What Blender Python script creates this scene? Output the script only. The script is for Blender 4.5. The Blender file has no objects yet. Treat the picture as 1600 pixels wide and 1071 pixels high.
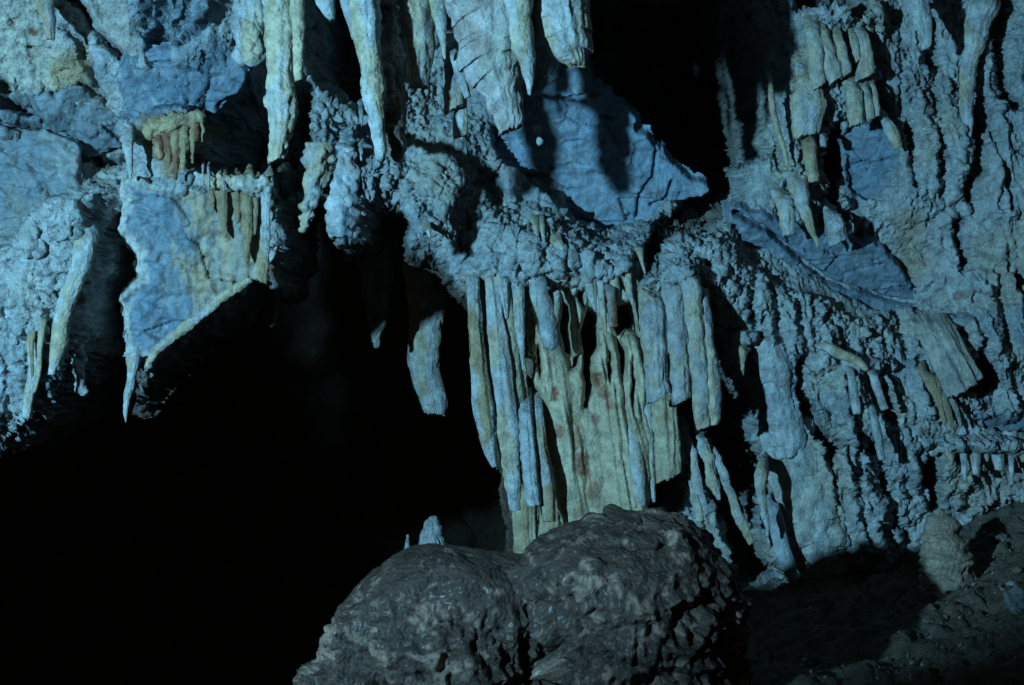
import bpy, math
import numpy as np

scene = bpy.context.scene
col = scene.collection
PI = math.pi

# ------------------------------------------------------------------ camera, world, lamp, exposure
CAM = (0.0, 0.0, 1.5)
F = 2000.0                                   # photograph pixels (1600 wide) per unit of slope: a 45 mm lens on a 36 mm sensor
cd = bpy.data.cameras.new('camera')
cd.lens = 45.0
cd.sensor_width = 36.0
cd.clip_end = 200.0
cam = bpy.data.objects.new('camera', cd)
cam.location = CAM
cam.rotation_euler = (PI / 2, 0, 0)
col.objects.link(cam)
scene.camera = cam

world = bpy.data.worlds.new('World')
scene.world = world
world.use_nodes = True
bg = world.node_tree.nodes.get('Background') or world.node_tree.nodes.new('ShaderNodeBackground')
bg.inputs['Color'].default_value = (0.5, 0.47, 0.40, 1)
bg.inputs['Strength'].default_value = 0.034   # underground: next to no ambient light

ld = bpy.data.lights.new('flash_lamp', 'SPOT')
ld.energy = 4850
ld.color = (0.27, 0.69, 0.94)
ld.spot_size = math.radians(56)
ld.spot_blend = 0.45
ld.shadow_soft_size = 0.09
lamp = bpy.data.objects.new('flash_lamp', ld)
lamp.location = (-4.0, 0.0, 2.05)
_aim = np.array([math.sin(math.radians(26)), math.cos(math.radians(26)), math.tan(math.radians(5.0))])
lamp.rotation_euler = (math.acos(-_aim[2] / np.linalg.norm(_aim)), 0, math.atan2(-_aim[0], _aim[1]))
col.objects.link(lamp)

scene.view_settings.view_transform = 'Standard'
scene.view_settings.look = 'None'
scene.view_settings.exposure = 0.0
scene.view_settings.gamma = 1.0
scene.view_settings.use_curve_mapping = False
scene.render.engine = 'CYCLES'
scene.cycles.max_bounces = 5
scene.cycles.diffuse_bounces = 2

# ------------------------------------------------------------------ noise
def _h(ix, iy, iz, seed):
    h = (ix.astype(np.uint32) * np.uint32(374761393) + iy.astype(np.uint32) * np.uint32(668265263)
         + iz.astype(np.uint32) * np.uint32(2147483647) + np.uint32((seed * 974634777 + 12345) & 0xffffffff))
    h = (h ^ (h >> np.uint32(13))) * np.uint32(1274126177)
    h = (h ^ (h >> np.uint32(16))) * np.uint32(2246822519)
    return h ^ (h >> np.uint32(15))

def _u(h):
    return h.astype(np.float32) * np.float32(1.0 / 4294967296.0)

_G = np.array([(1, 1, 0), (-1, 1, 0), (1, -1, 0), (-1, -1, 0), (1, 0, 1), (-1, 0, 1), (1, 0, -1), (-1, 0, -1),
               (0, 1, 1), (0, -1, 1), (0, 1, -1), (0, -1, -1), (1, 1, 0), (-1, 1, 0), (0, -1, 1), (0, -1, -1)], np.float32)

def perlin(p, seed=0):
    p = np.asarray(p, np.float32)
    i = np.floor(p).astype(np.int64)
    f = p - i
    w = f * f * f * (f * (f * 6 - 15) + 10)
    out = 0
    for dx in (0, 1):
        wx = w[:, 0] if dx else 1 - w[:, 0]
        for dy in (0, 1):
            wy = w[:, 1] if dy else 1 - w[:, 1]
            for dz in (0, 1):
                wz = w[:, 2] if dz else 1 - w[:, 2]
                g = _G[(_h(i[:, 0] + dx, i[:, 1] + dy, i[:, 2] + dz, seed) & np.uint32(15)).astype(np.int32)]
                out = out + wx * wy * wz * (g[:, 0] * (f[:, 0] - dx) + g[:, 1] * (f[:, 1] - dy) + g[:, 2] * (f[:, 2] - dz))
    return out

def fbm(p, octv=4, seed=0, gain=0.5):
    o, a, q = 0, 1.0, np.asarray(p, np.float32)
    for k in range(octv):
        o = o + a * perlin(q, seed + k)
        q = q * 2.03 + 7.1
        a *= gain
    return o

def ridged(p, octv=4, seed=0, gain=0.5):
    o, a, q = 0, 1.0, np.asarray(p, np.float32)
    for k in range(octv):
        o = o + a * (1 - np.abs(perlin(q, seed + k)) * 2)
        q = q * 2.1 + 3.7
        a *= gain
    return o

def knobs(p, seed=0, rmin=0.35, rmax=0.8):
    """rounded nodules: union of random spheres, one per cell (0 .. ~0.8)"""
    p = np.asarray(p, np.float32)
    i = np.floor(p).astype(np.int64)
    f = p - i
    best = np.zeros(len(p), np.float32)
    for dx in (-1, 0, 1):
        for dy in (-1, 0, 1):
            for dz in (-1, 0, 1):
                h = _h(i[:, 0] + dx, i[:, 1] + dy, i[:, 2] + dz, seed)
                ox = _u(h); h = h * np.uint32(1664525) + np.uint32(1013904223)
                oy = _u(h); h = h * np.uint32(1664525) + np.uint32(1013904223)
                oz = _u(h); h = h * np.uint32(1664525) + np.uint32(1013904223)
                r = rmin + (rmax - rmin) * _u(h)
                d2 = (dx + ox - f[:, 0]) ** 2 + (dy + oy - f[:, 1]) ** 2 + (dz + oz - f[:, 2]) ** 2
                best = np.maximum(best, r * r - d2)
    return np.sqrt(best)

def cracks(p, seed=0):
    """distance to the nearest cell border, F2 - F1"""
    p = np.asarray(p, np.float32)
    i = np.floor(p).astype(np.int64)
    f = p - i
    f1 = np.full(len(p), 9, np.float32)
    f2 = np.full(len(p), 9, np.float32)
    for dx in (-1, 0, 1):
        for dy in (-1, 0, 1):
            for dz in (-1, 0, 1):
                h = _h(i[:, 0] + dx, i[:, 1] + dy, i[:, 2] + dz, seed)
                ox = _u(h); h = h * np.uint32(1664525) + np.uint32(1013904223)
                oy = _u(h); h = h * np.uint32(1664525) + np.uint32(1013904223)
                oz = _u(h)
                d = np.sqrt((dx + ox - f[:, 0]) ** 2 + (dy + oy - f[:, 1]) ** 2 + (dz + oz - f[:, 2]) ** 2)
                m = d < f1
                f2 = np.where(m, f1, np.minimum(f2, d))
                f1 = np.where(m, d, f1)
    return f2 - f1

def facets(p, seed=0, tilt=1.0):
    """angular broken faces: a random small plane in each cell"""
    p = np.asarray(p, np.float32)
    i = np.floor(p).astype(np.int64)
    f = p - i
    f1 = np.full(len(p), 9, np.float32)
    val = np.zeros(len(p), np.float32)
    for dx in (-1, 0, 1):
        for dy in (-1, 0, 1):
            for dz in (-1, 0, 1):
                h = _h(i[:, 0] + dx, i[:, 1] + dy, i[:, 2] + dz, seed)
                c = []
                for _ in range(6):
                    c.append(_u(h)); h = h * np.uint32(1664525) + np.uint32(1013904223)
                vx, vy, vz = f[:, 0] - dx - c[0], f[:, 1] - dy - c[1], f[:, 2] - dz - c[2]
                d = vx * vx + vy * vy + vz * vz
                m = d < f1
                f1 = np.where(m, d, f1)
                val = np.where(m, c[3] - .5 + tilt * ((c[4] - .5) * vx + (c[5] - .5) * vz), val)
    return val

def sstep(a, b, x):
    t = np.clip((x - a) / (b - a), 0, 1)
    return t * t * (3 - 2 * t)

# ------------------------------------------------------------------ layout helpers
def at(px, py, d):
    """point of the cave that the photograph shows at (px, py), d metres in front of the camera"""
    return np.array([(px - 800.0) / F * d, d, CAM[2] + (535.5 - py) / F * d])

class TPS:
    def __init__(s, P, v):
        s.P = np.asarray(P, float); n = len(P)
        K = s.k(s.P, s.P) + np.eye(n) * 1e-3
        A = np.zeros((n + 3, n + 3)); A[:n, :n] = K; A[:n, n] = 1; A[:n, n + 1:] = s.P; A[n, :n] = 1; A[n + 1:, :n] = s.P.T
        s.w = np.linalg.solve(A, np.r_[np.asarray(v, float), 0, 0, 0])
    def k(s, a, b):
        d2 = ((a[:, None, :] - b[None, :, :]) ** 2).sum(-1)
        return 0.5 * d2 * np.log(d2 + 1e-9)
    def __call__(s, q):
        q = np.asarray(q, float)
        return s.k(q, s.P) @ s.w[:-3] + s.w[-3] + q @ s.w[-2:]

def seg_dist(P, poly, closed):
    poly = np.asarray(poly, float)
    d = np.full(len(P), 1e9)
    ins = np.zeros(len(P), bool)
    n = len(poly)
    for k in range(n if closed else n - 1):
        a, b = poly[k], poly[(k + 1) % n]
        ab = b - a
        t = np.clip(((P - a) @ ab) / (ab @ ab + 1e-12), 0, 1)
        q = P - a - t[:, None] * ab
        d = np.minimum(d, (q * q).sum(1))
        if closed:
            c = ((a[1] > P[:, 1]) != (b[1] > P[:, 1])) & (P[:, 0] < (b[0] - a[0]) * (P[:, 1] - a[1]) / (b[1] - a[1] + 1e-12) + a[0])
            ins ^= c
    d = np.sqrt(d)
    return np.where(ins, -d, d) if closed else d

def mesh_obj(name, V, Q, mat, colr, origin=None, smooth=True, tris=None):
    V = np.asarray(V, np.float32)
    if origin is None:
        origin = V.mean(0)
    origin = np.asarray(origin, np.float32)
    me = bpy.data.meshes.new(name)
    Q = np.asarray(Q, np.int32).reshape(-1, 4)
    T = np.zeros((0, 3), np.int32) if tris is None else np.asarray(tris, np.int32).reshape(-1, 3)
    me.vertices.add(len(V))
    me.vertices.foreach_set('co', (V - origin).ravel())
    me.loops.add(Q.size + T.size)
    me.loops.foreach_set('vertex_index', np.r_[Q.ravel(), T.ravel()].astype(np.int32))
    me.polygons.add(len(Q) + len(T))
    me.polygons.foreach_set('loop_start', np.r_[np.arange(len(Q)) * 4, len(Q) * 4 + np.arange(len(T)) * 3].astype(np.int32))
    me.update(calc_edges=True)
    me.validate()
    me.polygons.foreach_set('use_smooth', np.full(len(me.polygons), smooth, bool))
    a = me.attributes.new('mineral', 'FLOAT_COLOR', 'POINT')
    c = np.ones((len(V), 4), np.float32)
    c[:, :3] = colr
    a.data.foreach_set('color', c.ravel())
    me.materials.append(mat)
    o = bpy.data.objects.new(name, me)
    o.location = origin
    col.objects.link(o)
    return o

def tag(o, label, cat, group=None):
    o['label'] = label
    o['category'] = cat
    if group:
        o['group'] = group
    return o

# ------------------------------------------------------------------ materials
def rock_mat(name, rough, bump, scale, spec=0.35, speck=0.35, wet=0.0):
    m = bpy.data.materials.new(name)
    m.use_nodes = True
    nt = m.node_tree
    N, L = nt.nodes, nt.links
    b = N['Principled BSDF']
    at_ = N.new('ShaderNodeAttribute'); at_.attribute_name = 'mineral'
    tc = N.new('ShaderNodeTexCoord')
    n1 = N.new('ShaderNodeTexNoise'); n1.inputs['Scale'].default_value = scale * 0.22; n1.inputs['Detail'].default_value = 8; n1.inputs['Roughness'].default_value = 0.65
    n2 = N.new('ShaderNodeTexNoise'); n2.inputs['Scale'].default_value = scale; n2.inputs['Detail'].default_value = 6; n2.inputs['Roughness'].default_value = 0.7
    n3 = N.new('ShaderNodeTexVoronoi'); n3.inputs['Scale'].default_value = scale * 0.9; n3.inputs['Randomness'].default_value = 1
    for n in (n1, n2, n3):
        L.new(tc.outputs['Object'], n.inputs['Vector'])
    r1 = N.new('ShaderNodeMapRange'); r1.inputs[1].default_value = 0.3; r1.inputs[2].default_value = 0.7; r1.inputs[3].default_value = 0.5; r1.inputs[4].default_value = 1.32
    L.new(n1.outputs['Fac'], r1.inputs[0])
    r2 = N.new('ShaderNodeMapRange'); r2.inputs[1].default_value = 0.33; r2.inputs[2].default_value = 0.47; r2.inputs[3].default_value = 1 - speck; r2.inputs[4].default_value = 1.0
    L.new(n2.outputs['Fac'], r2.inputs[0])
    mu = N.new('ShaderNodeMath'); mu.operation = 'MULTIPLY'
    L.new(r1.outputs[0], mu.inputs[0]); L.new(r2.outputs[0], mu.inputs[1])
    vm = N.new('ShaderNodeVectorMath'); vm.operation = 'SCALE'
    L.new(at_.outputs['Color'], vm.inputs[0]); L.new(mu.outputs[0], vm.inputs['Scale'])
    L.new(vm.outputs[0], b.inputs['Base Color'])
    rr = N.new('ShaderNodeMapRange'); rr.inputs[1].default_value = 0.35; rr.inputs[2].default_value = 0.65; rr.inputs[3].default_value = rough - 0.12; rr.inputs[4].default_value = min(1, rough + 0.12)
    L.new(n1.outputs['Fac'], rr.inputs[0])
    L.new(rr.outputs[0], b.inputs['Roughness'])
    b.inputs['Specular IOR Level'].default_value = spec
    if wet:
        b.inputs['Coat Weight'].default_value = wet
        b.inputs['Coat Roughness'].default_value = 0.25
    ad = N.new('ShaderNodeMath'); ad.operation = 'ADD'
    m3 = N.new('ShaderNodeMath'); m3.operation = 'MULTIPLY'; m3.inputs[1].default_value = -0.5
    L.new(n3.outputs['Distance'], m3.inputs[0])
    L.new(n2.outputs['Fac'], ad.inputs[0]); L.new(m3.outputs[0], ad.inputs[1])
    bp = N.new('ShaderNodeBump'); bp.inputs['Strength'].default_value = bump; bp.inputs['Distance'].default_value = 0.012
    L.new(ad.outputs[0], bp.inputs['Height'])
    L.new(bp.outputs['Normal'], b.inputs['Normal'])
    return m

M_WALL = rock_mat('crusted_limestone', 0.8, 1.0, 75, 0.22, 0.5)
M_DRIP = rock_mat('dripstone', 0.58, 0.75, 70, 0.3, 0.42)
M_SLAB = rock_mat('bare_blue_limestone', 0.55, 0.4, 60, 0.35, 0.3)
M_BOULD = rock_mat('wet_brown_flowstone', 0.6, 1.0, 62, 0.45, 0.55, 0.08)
M_SOIL = rock_mat('cave_soil', 0.85, 0.9, 60, 0.2, 0.5)

PALE = np.array([0.36, 0.37, 0.385])
BLUE = np.array([0.115, 0.165, 0.222])
OCHRE = np.array([0.31, 0.225, 0.135])
CREAM = np.array([0.39, 0.325, 0.235])
RUST = np.array([0.20, 0.085, 0.05])
GREY = np.array([0.24, 0.23, 0.225])
BROWN = np.array([0.105, 0.08, 0.062])
DARK = np.array([0.075, 0.06, 0.05])
HUE = dict(pale=PALE, blue=BLUE, ochre=OCHRE, cream=CREAM, rust=RUST, grey=GREY, brown=BROWN, dark=DARK)

# ------------------------------------------------------------------ the wall: depth in metres along the sight line
CTRL = [(-250, -250, 6.0), (100, -250, 6.2), (500, -250, 6.9), (900, -250, 7.2), (1300, -250, 7.3), (1850, -250, 7.2),
        (-250, 0, 6.6), (0, 0, 6.7), (200, 0, 6.8), (380, 0, 6.9), (500, 0, 7.5), (700, 0, 7.9), (850, 0, 8.0), (1050, 0, 8.7), (1110, 150, 8.75), (1200, 0, 8.1), (1400, 0, 7.9), (1600, 0, 7.8), (1850, 0, 7.6),
        (-250, 250, 6.7), (0, 170, 6.95), (180, 170, 7.1), (320, 190, 7.1), (180, 245, 7.35), (60, 300, 6.9), (150, 310, 6.95), (250, 310, 7.15), (400, 310, 7.25), (470, 160, 7.6), (520, 230, 7.6),
        (0, 400, 6.95), (120, 420, 6.95), (60, 560, 6.95), (10, 640, 6.95), (230, 540, 7.2), (290, 430, 7.25), (400, 430, 7.25), (-250, 600, 6.8),
        (600, 270, 7.65), (680, 290, 7.7), (700, 380, 7.75), (820, 320, 7.85), (760, 230, 7.95), (880, 150, 8.05), (960, 220, 8.15), (950, 350, 8.2), (1080, 290, 8.3), (770, 415, 7.6), (850, 405, 7.55), (930, 415, 7.55), (1000, 430, 7.5), (1075, 425, 7.4), (1110, 430, 7.55),
        (1180, 200, 8.1), (1250, 120, 7.95), (1330, 150, 7.9), (1450, 150, 7.85), (1570, 150, 7.85), (1240, 280, 7.95), (1350, 250, 8.0), (1180, 370, 8.0), (1300, 390, 8.25), (1420, 450, 8.2), (1300, 470, 7.95), (1200, 430, 7.85), (1420, 330, 7.95), (1560, 380, 7.8),
        (760, 500, 8.0), (850, 510, 8.05), (920, 510, 8.05), (1000, 520, 8.0), (1080, 530, 8.0), (800, 650, 8.1), (950, 700, 8.0), (1000, 800, 8.05), (1150, 560, 8.0), (1150, 700, 8.3), (1240, 640, 7.95), (1260, 780, 8.0), (1260, 900, 8.05),
        (1400, 600, 7.9), (1500, 560, 7.85), (1590, 560, 7.8), (1590, 660, 7.9), (1400, 750, 8.05), (1500, 720, 8.0), (1600, 720, 8.0), (1400, 860, 8.3), (1550, 800, 8.3), (1850, 400, 7.6), (1850, 800, 8.0),
        (700, 1000, 8.3), (1200, 1050, 8.3), (1700, 1050, 8.4)]
_C = np.array(CTRL, float)
_pix = TPS(_C[:, :2] / 500.0, _C[:, 2])
def depth_at(px, py):
    return float(_pix(np.array([[px, py]]) / 500.0)[0])
_W = np.array([at(*c) for c in CTRL])
_wall = TPS(_W[:, [0, 2]], _W[:, 1])

def w2(poly):
    """photograph outline -> (x, z) outline on the wall"""
    return np.array([at(x, y, depth_at(x, y))[[0, 2]] for x, y in poly])

STEP = 0.0080
gx = np.arange(-3.75, 3.95, STEP)
gz = np.arange(-0.75, 4.0, STEP)
CS = 4
cx, cz = gx[::CS], gz[::CS]
cx = np.append(cx, cx[-1] + CS * STEP); cz = np.append(cz, cz[-1] + CS * STEP)
CXX, CZZ = np.meshgrid(cx, cz)
CP = np.c_[CXX.ravel(), CZZ.ravel()]
def up(v):
    """coarse grid -> full grid, bilinear"""
    v = np.asarray(v).reshape(len(cz), len(cx))
    fi = np.arange(len(gz)) / CS; fj = np.arange(len(gx)) / CS
    i = fi.astype(int); j = fj.astype(int)
    a = (fi - i)[:, None]; b = (fj - j)[None, :]
    i1 = np.minimum(i + 1, len(cz) - 1); j1 = np.minimum(j + 1, len(cx) - 1)
    return ((1 - a) * ((1 - b) * v[np.ix_(i, j)] + b * v[np.ix_(i, j1)]) + a * ((1 - b) * v[np.ix_(i1, j)] + b * v[np.ix_(i1, j1)])).ravel()

GX, GZ = np.meshgrid(gx, gz)
GX = GX.ravel(); GZ = GZ.ravel()
Y = up(_wall(CP)).astype(np.float32)
P3 = np.c_[GX, Y, GZ].astype(np.float32)
jit = 0.030 * fbm(P3 * 9.0, 3, 50) + 0.035 * perlin(P3 * 3.1, 55)

def region(poly, soft=0.04, wob=1.0):
    s = up(seg_dist(CP, w2(poly), True)) + jit * wob
    return sstep(soft, -soft, s), s

CAVERN = [(-700, 720), (-300, 745), (0, 695), (30, 660), (50, 655), (66, 605), (92, 590), (130, 600), (150, 640), (196, 590), (212, 572), (240, 552), (300, 505), (350, 460), (385, 440), (414, 440),
          (430, 400), (424, 335), (440, 300), (480, 290), (512, 300), (530, 372), (552, 365), (560, 310), (612, 300), (640, 335), (640, 378), (685, 385), (715, 430), (745, 470), (775, 500), (790, 600),
          (800, 740), (808, 800), (812, 870), (820, 1000), (820, 1500), (-700, 1500)]
RECESS = [  # outline, extra depth, edge softness; hollows, several cut along cast-shadow outlines
    ([(478, -200), (556, -200), (558, 30), (568, 90), (574, 165), (540, 150), (515, 130), (488, 105), (474, 60)], 1.1, 0.08),
    ([(412, 105), (362, 135), (330, 165), (318, 200), (312, 250), (330, 285), (372, 292), (430, 300), (470, 285), (520, 262), (540, 245), (490, 225), (470, 200), (470, 130), (440, 100)], 1.0, 0.09),
    ([(146, 330), (165, 315), (200, 320), (206, 345), (203, 392), (228, 398), (226, 438), (200, 462), (196, 540), (208, 575), (190, 610), (140, 660), (84, 610), (90, 560), (112, 500), (140, 420)], 0.62, 0.07),  # follows the stalactite's shadow edge; shade cut into the shape
    ([(930, -250), (1128, -250), (1150, 30), (1176, 80), (1186, 140), (1196, 220), (1160, 250), (1160, 296), (1100, 306), (1070, 292), (1010, 200), (930, 110)], 1.2, 0.08),
    ([(1085, 40), (1150, 30), (1182, 130), (1190, 235), (1130, 275), (1090, 250)], .5, .08),
    ([(1020, 350), (1090, 300), (1165, 300), (1160, 325), (1125, 352), (1120, 366), (1050, 370), (1030, 420), (1000, 440), (960, 455), (1005, 400), (1022, 370)], 0.45, 0.04),
    ([(1108, 470), (1125, 510), (1140, 570), (1165, 600), (1188, 640), (1176, 690), (1196, 720), (1206, 780), (1190, 800), (1200, 880), (1246, 915), (1160, 940), (1130, 800), (1075, 690), (1060, 620)], 0.75, 0.06),
    ([(1246, 550), (1262, 560), (1262, 610), (1290, 670), (1312, 705), (1300, 712), (1270, 668), (1248, 620)], 0.38, 0.03),  # shadow streak cut in as a groove
    ([(1238, -60), (1355, -60), (1348, 30), (1325, 45), (1300, 22), (1245, 18)], 0.5, 0.04),
    ([(1320, 195), (1352, 180), (1378, 170), (1382, 150), (1392, 200), (1400, 212), (1360, 212), (1330, 215)], 0.30, 0.03),
    ([(1280, 225), (1310, 190), (1320, 215), (1300, 320), (1325, 345), (1282, 350), (1290, 290)], 0.34, 0.03),
    ([(1448, 78), (1460, 20), (1478, 90), (1476, 104), (1450, 98)], 0.22, 0.03),
    ([(1535, -20), (1600, -20), (1590, 60), (1600, 170), (1575, 160), (1552, 70)], 0.35, 0.05),
    ([(1516, 130), (1530, 115), (1550, 160), (1552, 250), (1530, 330), (1514, 300), (1518, 240)], 0.25, 0.04),
    ([(1495, 340), (1510, 355), (1528, 410), (1510, 425), (1500, 390)], 0.25, 0.03),
    ([(1528, 545), (1550, 575), (1556, 605), (1525, 622), (1512, 600)], 0.28, 0.03),
    ([(1378, 565), (1396, 580), (1410, 640), (1400, 665), (1382, 640)], 0.25, 0.03),
    ([(1368, 690), (1384, 700), (1395, 780), (1402, 825), (1382, 800), (1372, 740)], 0.35, 0.03),
    ([(1455, 690), (1468, 700), (1472, 790), (1458, 800), (1454, 740)], 0.4, 0.025),
    ([(1232, 820), (1250, 850), (1256, 905), (1240, 912), (1228, 860)], 0.4, 0.025),
    ([(228, 30), (262, 48), (268, 95), (250, 104), (222, 86)], 0.28, 0.04),
    ([(-20, 118), (12, 125), (12, 150), (-20, 170)], 0.3, 0.03),
    ([(742, 260), (775, 270), (790, 310), (782, 335), (760, 320), (738, 290)], 0.10, 0.05),
]
GROOVE = [
    ([(1172, 470), (1180, 520), (1192, 575)], .014, .16), ([(1246, 470), (1254, 540)], .014, .14), ([(1322, 590), (1345, 700)], .016, .18), ([(1375, 520), (1395, 560)], .016, .14), ([(1440, 560), (1462, 650)], .018, .16),
    ([(1250, 100), (1258, 200)], .014, .12), ([(1212, 200), (1222, 330)], .014, .14), ([(1420, 190), (1432, 310)], .014, .12), ([(1465, 200), (1480, 330)], .016, .16), ([(1558, 200), (1580, 330)], .018, .16), ([(1595, 420), (1612, 540)], .018, .14),
    ([(1338, 740), (1352, 850)], .014, .14), ([(1300, 720), (1312, 820)], .013, .12), ([(1440, 700), (1448, 800)], .014, .14), ([(1300, 395), (1320, 380)], .012, .08), ([(860, 360), (868, 410)], .012, .10), ([(700, 340), (712, 380), (735, 400)], .014, .10),
    ([(1020, 430), (1080, 400), (1130, 420)], .012, .08), ([(1100, 380), (1150, 430), (1180, 460)], .012, .08), ([(30, 380), (80, 360), (110, 400)], .012, .07), ([(1490, 620), (1530, 650)], .012, .08),
    ([(232, -20), (226, 15), (212, 46)], .022, .18), ([(256, -20), (250, 10), (236, 42)], .022, .18), ([(278, -20), (268, 12), (252, 32)], .02, .15), ([(305, -20), (290, 15), (262, 60)], .022, .18), ([(365, 5), (320, 30), (275, 64)], .024, .2),
    ([(305, 80), (295, 130), (290, 165)], .010, .04), ([(335, 95), (325, 150), (318, 185)], .012, .05),  # crack lines, and gullies cut in as shadow beside the ribs: outline, width m, depth m
    ([(98, -20), (130, 30), (165, 65), (198, 98)], 0.030, 0.26),
    ([(96, 42), (116, 55), (132, 95), (142, 135), (156, 155)], 0.022, 0.18),
    ([(-20, 150), (40, 170), (90, 155), (128, 138)], 0.032, 0.26),
    ([(-20, 192), (50, 200), (80, 192), (128, 205)], 0.028, 0.26),
    ([(118, 228), (150, 250), (190, 252)], 0.03, 0.26),
    ([(210, 270), (235, 290), (280, 322), (300, 335)], 0.014, 0.06),
    ([(1150, 335), (1200, 360), (1260, 415), (1320, 452), (1370, 475), (1440, 478)], 0.016, 0.10),
    ([(1095, 300), (1060, 330), (1030, 342)], 0.02, 0.08),
    ([(1210, 500), (1225, 475), (1240, 510)], 0.012, 0.07), ([(1192, 490), (1196, 540), (1202, 570)], 0.014, 0.08),
    ([(1300, 700), (1312, 740), (1322, 800)], 0.010, 0.06),
    ([(1338, 690), (1345, 735)], 0.010, 0.06), ([(1560, 420), (1572, 470), (1570, 540)], 0.02, 0.10),
    ([(1500, 470), (1520, 500), (1540, 545)], 0.016, 0.08), ([(1508, 330), (1520, 420)], 0.015, 0.07),
    ([(1410, 150), (1440, 130), (1450, 160)], 0.012, 0.05), ([(1400, 545), (1430, 550), (1450, 530)], 0.014, 0.08),
    ([(640, 300), (690, 345), (745, 400)], 0.02, 0.06), ([(900, 330), (920, 360), (925, 400)], 0.016, 0.06),
    ([(1186, 40), (1220, 60), (1235, 120)], 0.014, 0.05), ([(1385, 60), (1400, 30), (1410, 80), (1405, 180)], 0.015, 0.07),
]
SMOOTH = [  # bare or flow-smoothed areas: outline, mineral, how smooth
    ([(-60, 0), (60, 0), (120, 110), (140, 140), (60, 150), (-60, 120)], CREAM * .5 + PALE * .5, .9),
    ([(60, 90), (130, 60), (140, 140), (80, 150)], OCHRE * .7 + CREAM * .3, .9),
    ([(80, 0), (210, 0), (220, 80), (195, 100), (150, 60)], OCHRE * .35 + PALE * .65, .8),
    ([(205, -50), (360, -50), (330, 40), (270, 110), (220, 90), (200, 40)], BLUE * .7 + PALE * .3, .85),
    ([(200, 95), (280, 105), (350, 60), (390, 110), (330, 170), (318, 190), (240, 192), (195, 180)], BLUE, .95),
    ([(-60, 160), (110, 150), (190, 185), (200, 230), (150, 245), (80, 215), (-60, 210)], BLUE * .6 + GREY * .4, .85),
    ([(-60, 205), (80, 215), (120, 250), (100, 310), (40, 360), (-60, 380)], BLUE * .55 + CREAM * .35, .8),
    ([(205, 290), (285, 310), (300, 400), (280, 470), (230, 510), (198, 545), (200, 470), (228, 440), (215, 380)], BLUE, .95),
    ([(285, 300), (425, 300), (420, 430), (370, 440), (310, 470), (290, 400)], OCHRE, .75),
    ([(200, 455), (236, 430), (238, 500), (200, 530)], OCHRE * .7 + PALE * .3, .6),
    ([(225, 200), (320, 185), (312, 250), (262, 285), (236, 240)], OCHRE * .7 + RUST * .3, .6),
    ([(1318, 205), (1362, 205), (1400, 240), (1392, 290), (1330, 320), (1318, 290)], BLUE, .9),
    ([(1395, 330), (1440, 330), (1460, 420), (1410, 450), (1395, 400)], GREY * .7 + OCHRE * .5, .7),
    ([(1530, 360), (1640, 330), (1640, 560), (1560, 560), (1530, 430)], PALE * .5 + CREAM * .4, .7),
    ([(1525, 650), (1640, 650), (1640, 690), (1560, 675)], BLUE * .8, .9),
    ([(1200, 715), (1320, 715), (1325, 900), (1260, 905), (1230, 800)], PALE * .5 + CREAM * .45, .75),
    ([(1470, 700), (1640, 690), (1640, 760), (1475, 790)], PALE * .5 + CREAM * .45, .6),
    ([(1190, 560), (1250, 560), (1262, 710), (1215, 720)], PALE * .6 + BLUE * .5, .8),
    ([(720, 430), (1060, 470), (1050, 900), (800, 900)], CREAM, .8),
    ([(1640, 470), (1440, 490), (1540, 520), (1640, 560)], BLUE * .5 + PALE * .5, .5),
    ([(1230, 60), (1270, 60), (1275, 190), (1240, 190)], CREAM * .7 + PALE * .3, .5),
    ([(760, 270), (860, 290), (900, 340), (830, 330), (770, 300)], PALE * .7 + BLUE * .4, .6),
]
STAIN = [(50, 48, 10, 1.0), (52, 80, 12, .5), (110, 75, 9, .5), (1400, 432, 11, .9), (1290, 60, 8, .5), (1200, 610, 14, .5),
         (870, 455, 7, .6), (540, 320, 9, .7), (255, 222, 9, .8), (1235, 600, 9, .5), (1400, 150, 9, .5), (1500, 460, 10, .5)]
SLABS_UNDER = []

RIDGE = [  # half-buried columns in the crust: line, width m, height m
    ([(1500, 450), (1548, 600)], .045, .14), ([(1522, 440), (1582, 650)], .06, .16), ([(1560, 400), (1590, 470)], .05, .10),
    ([(1150, 460), (1165, 560)], .05, .10), ([(1188, 460), (1210, 600)], .05, .10), ([(1225, 460), (1240, 560)], .04, .08), ([(1296, 520), (1330, 690)], .06, .12), ([(1345, 520), (1395, 700)], .05, .10),
    ([(1420, 490), (1450, 640)], .06, .10), ([(1480, 130), (1500, 300)], .05, .09), ([(1440, 170), (1462, 330)], .05, .08), ([(1400, 160), (1420, 290)], .04, .07), ([(1222, 140), (1240, 300)], .05, .10),
    ([(1560, 170), (1578, 330)], .05, .10), ([(1578, 430), (1600, 560)], .05, .10), ([(1350, 720), (1368, 890)], .06, .12), ([(1318, 710), (1336, 870)], .05, .10),
    ([(1425, 690), (1435, 810)], .06, .08), ([(1245, 440), (1262, 520)], .04, .07), ([(640, 330), (655, 372)], .05, .08), ([(700, 330), (720, 400)], .05, .08), ([(820, 350), (835, 420)], .05, .07), ([(890, 380), (896, 440)], .04, .07),
    ([(20, 430), (10, 620)], .06, .06), ([(70, 420), (50, 560)], .05, .06), ([(1530, 220), (1548, 330)], .04, .08), ([(1595, 120), (1610, 330)], .05, .09), ([(1400, 320), (1440, 440)], .06, .08)]
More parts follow.
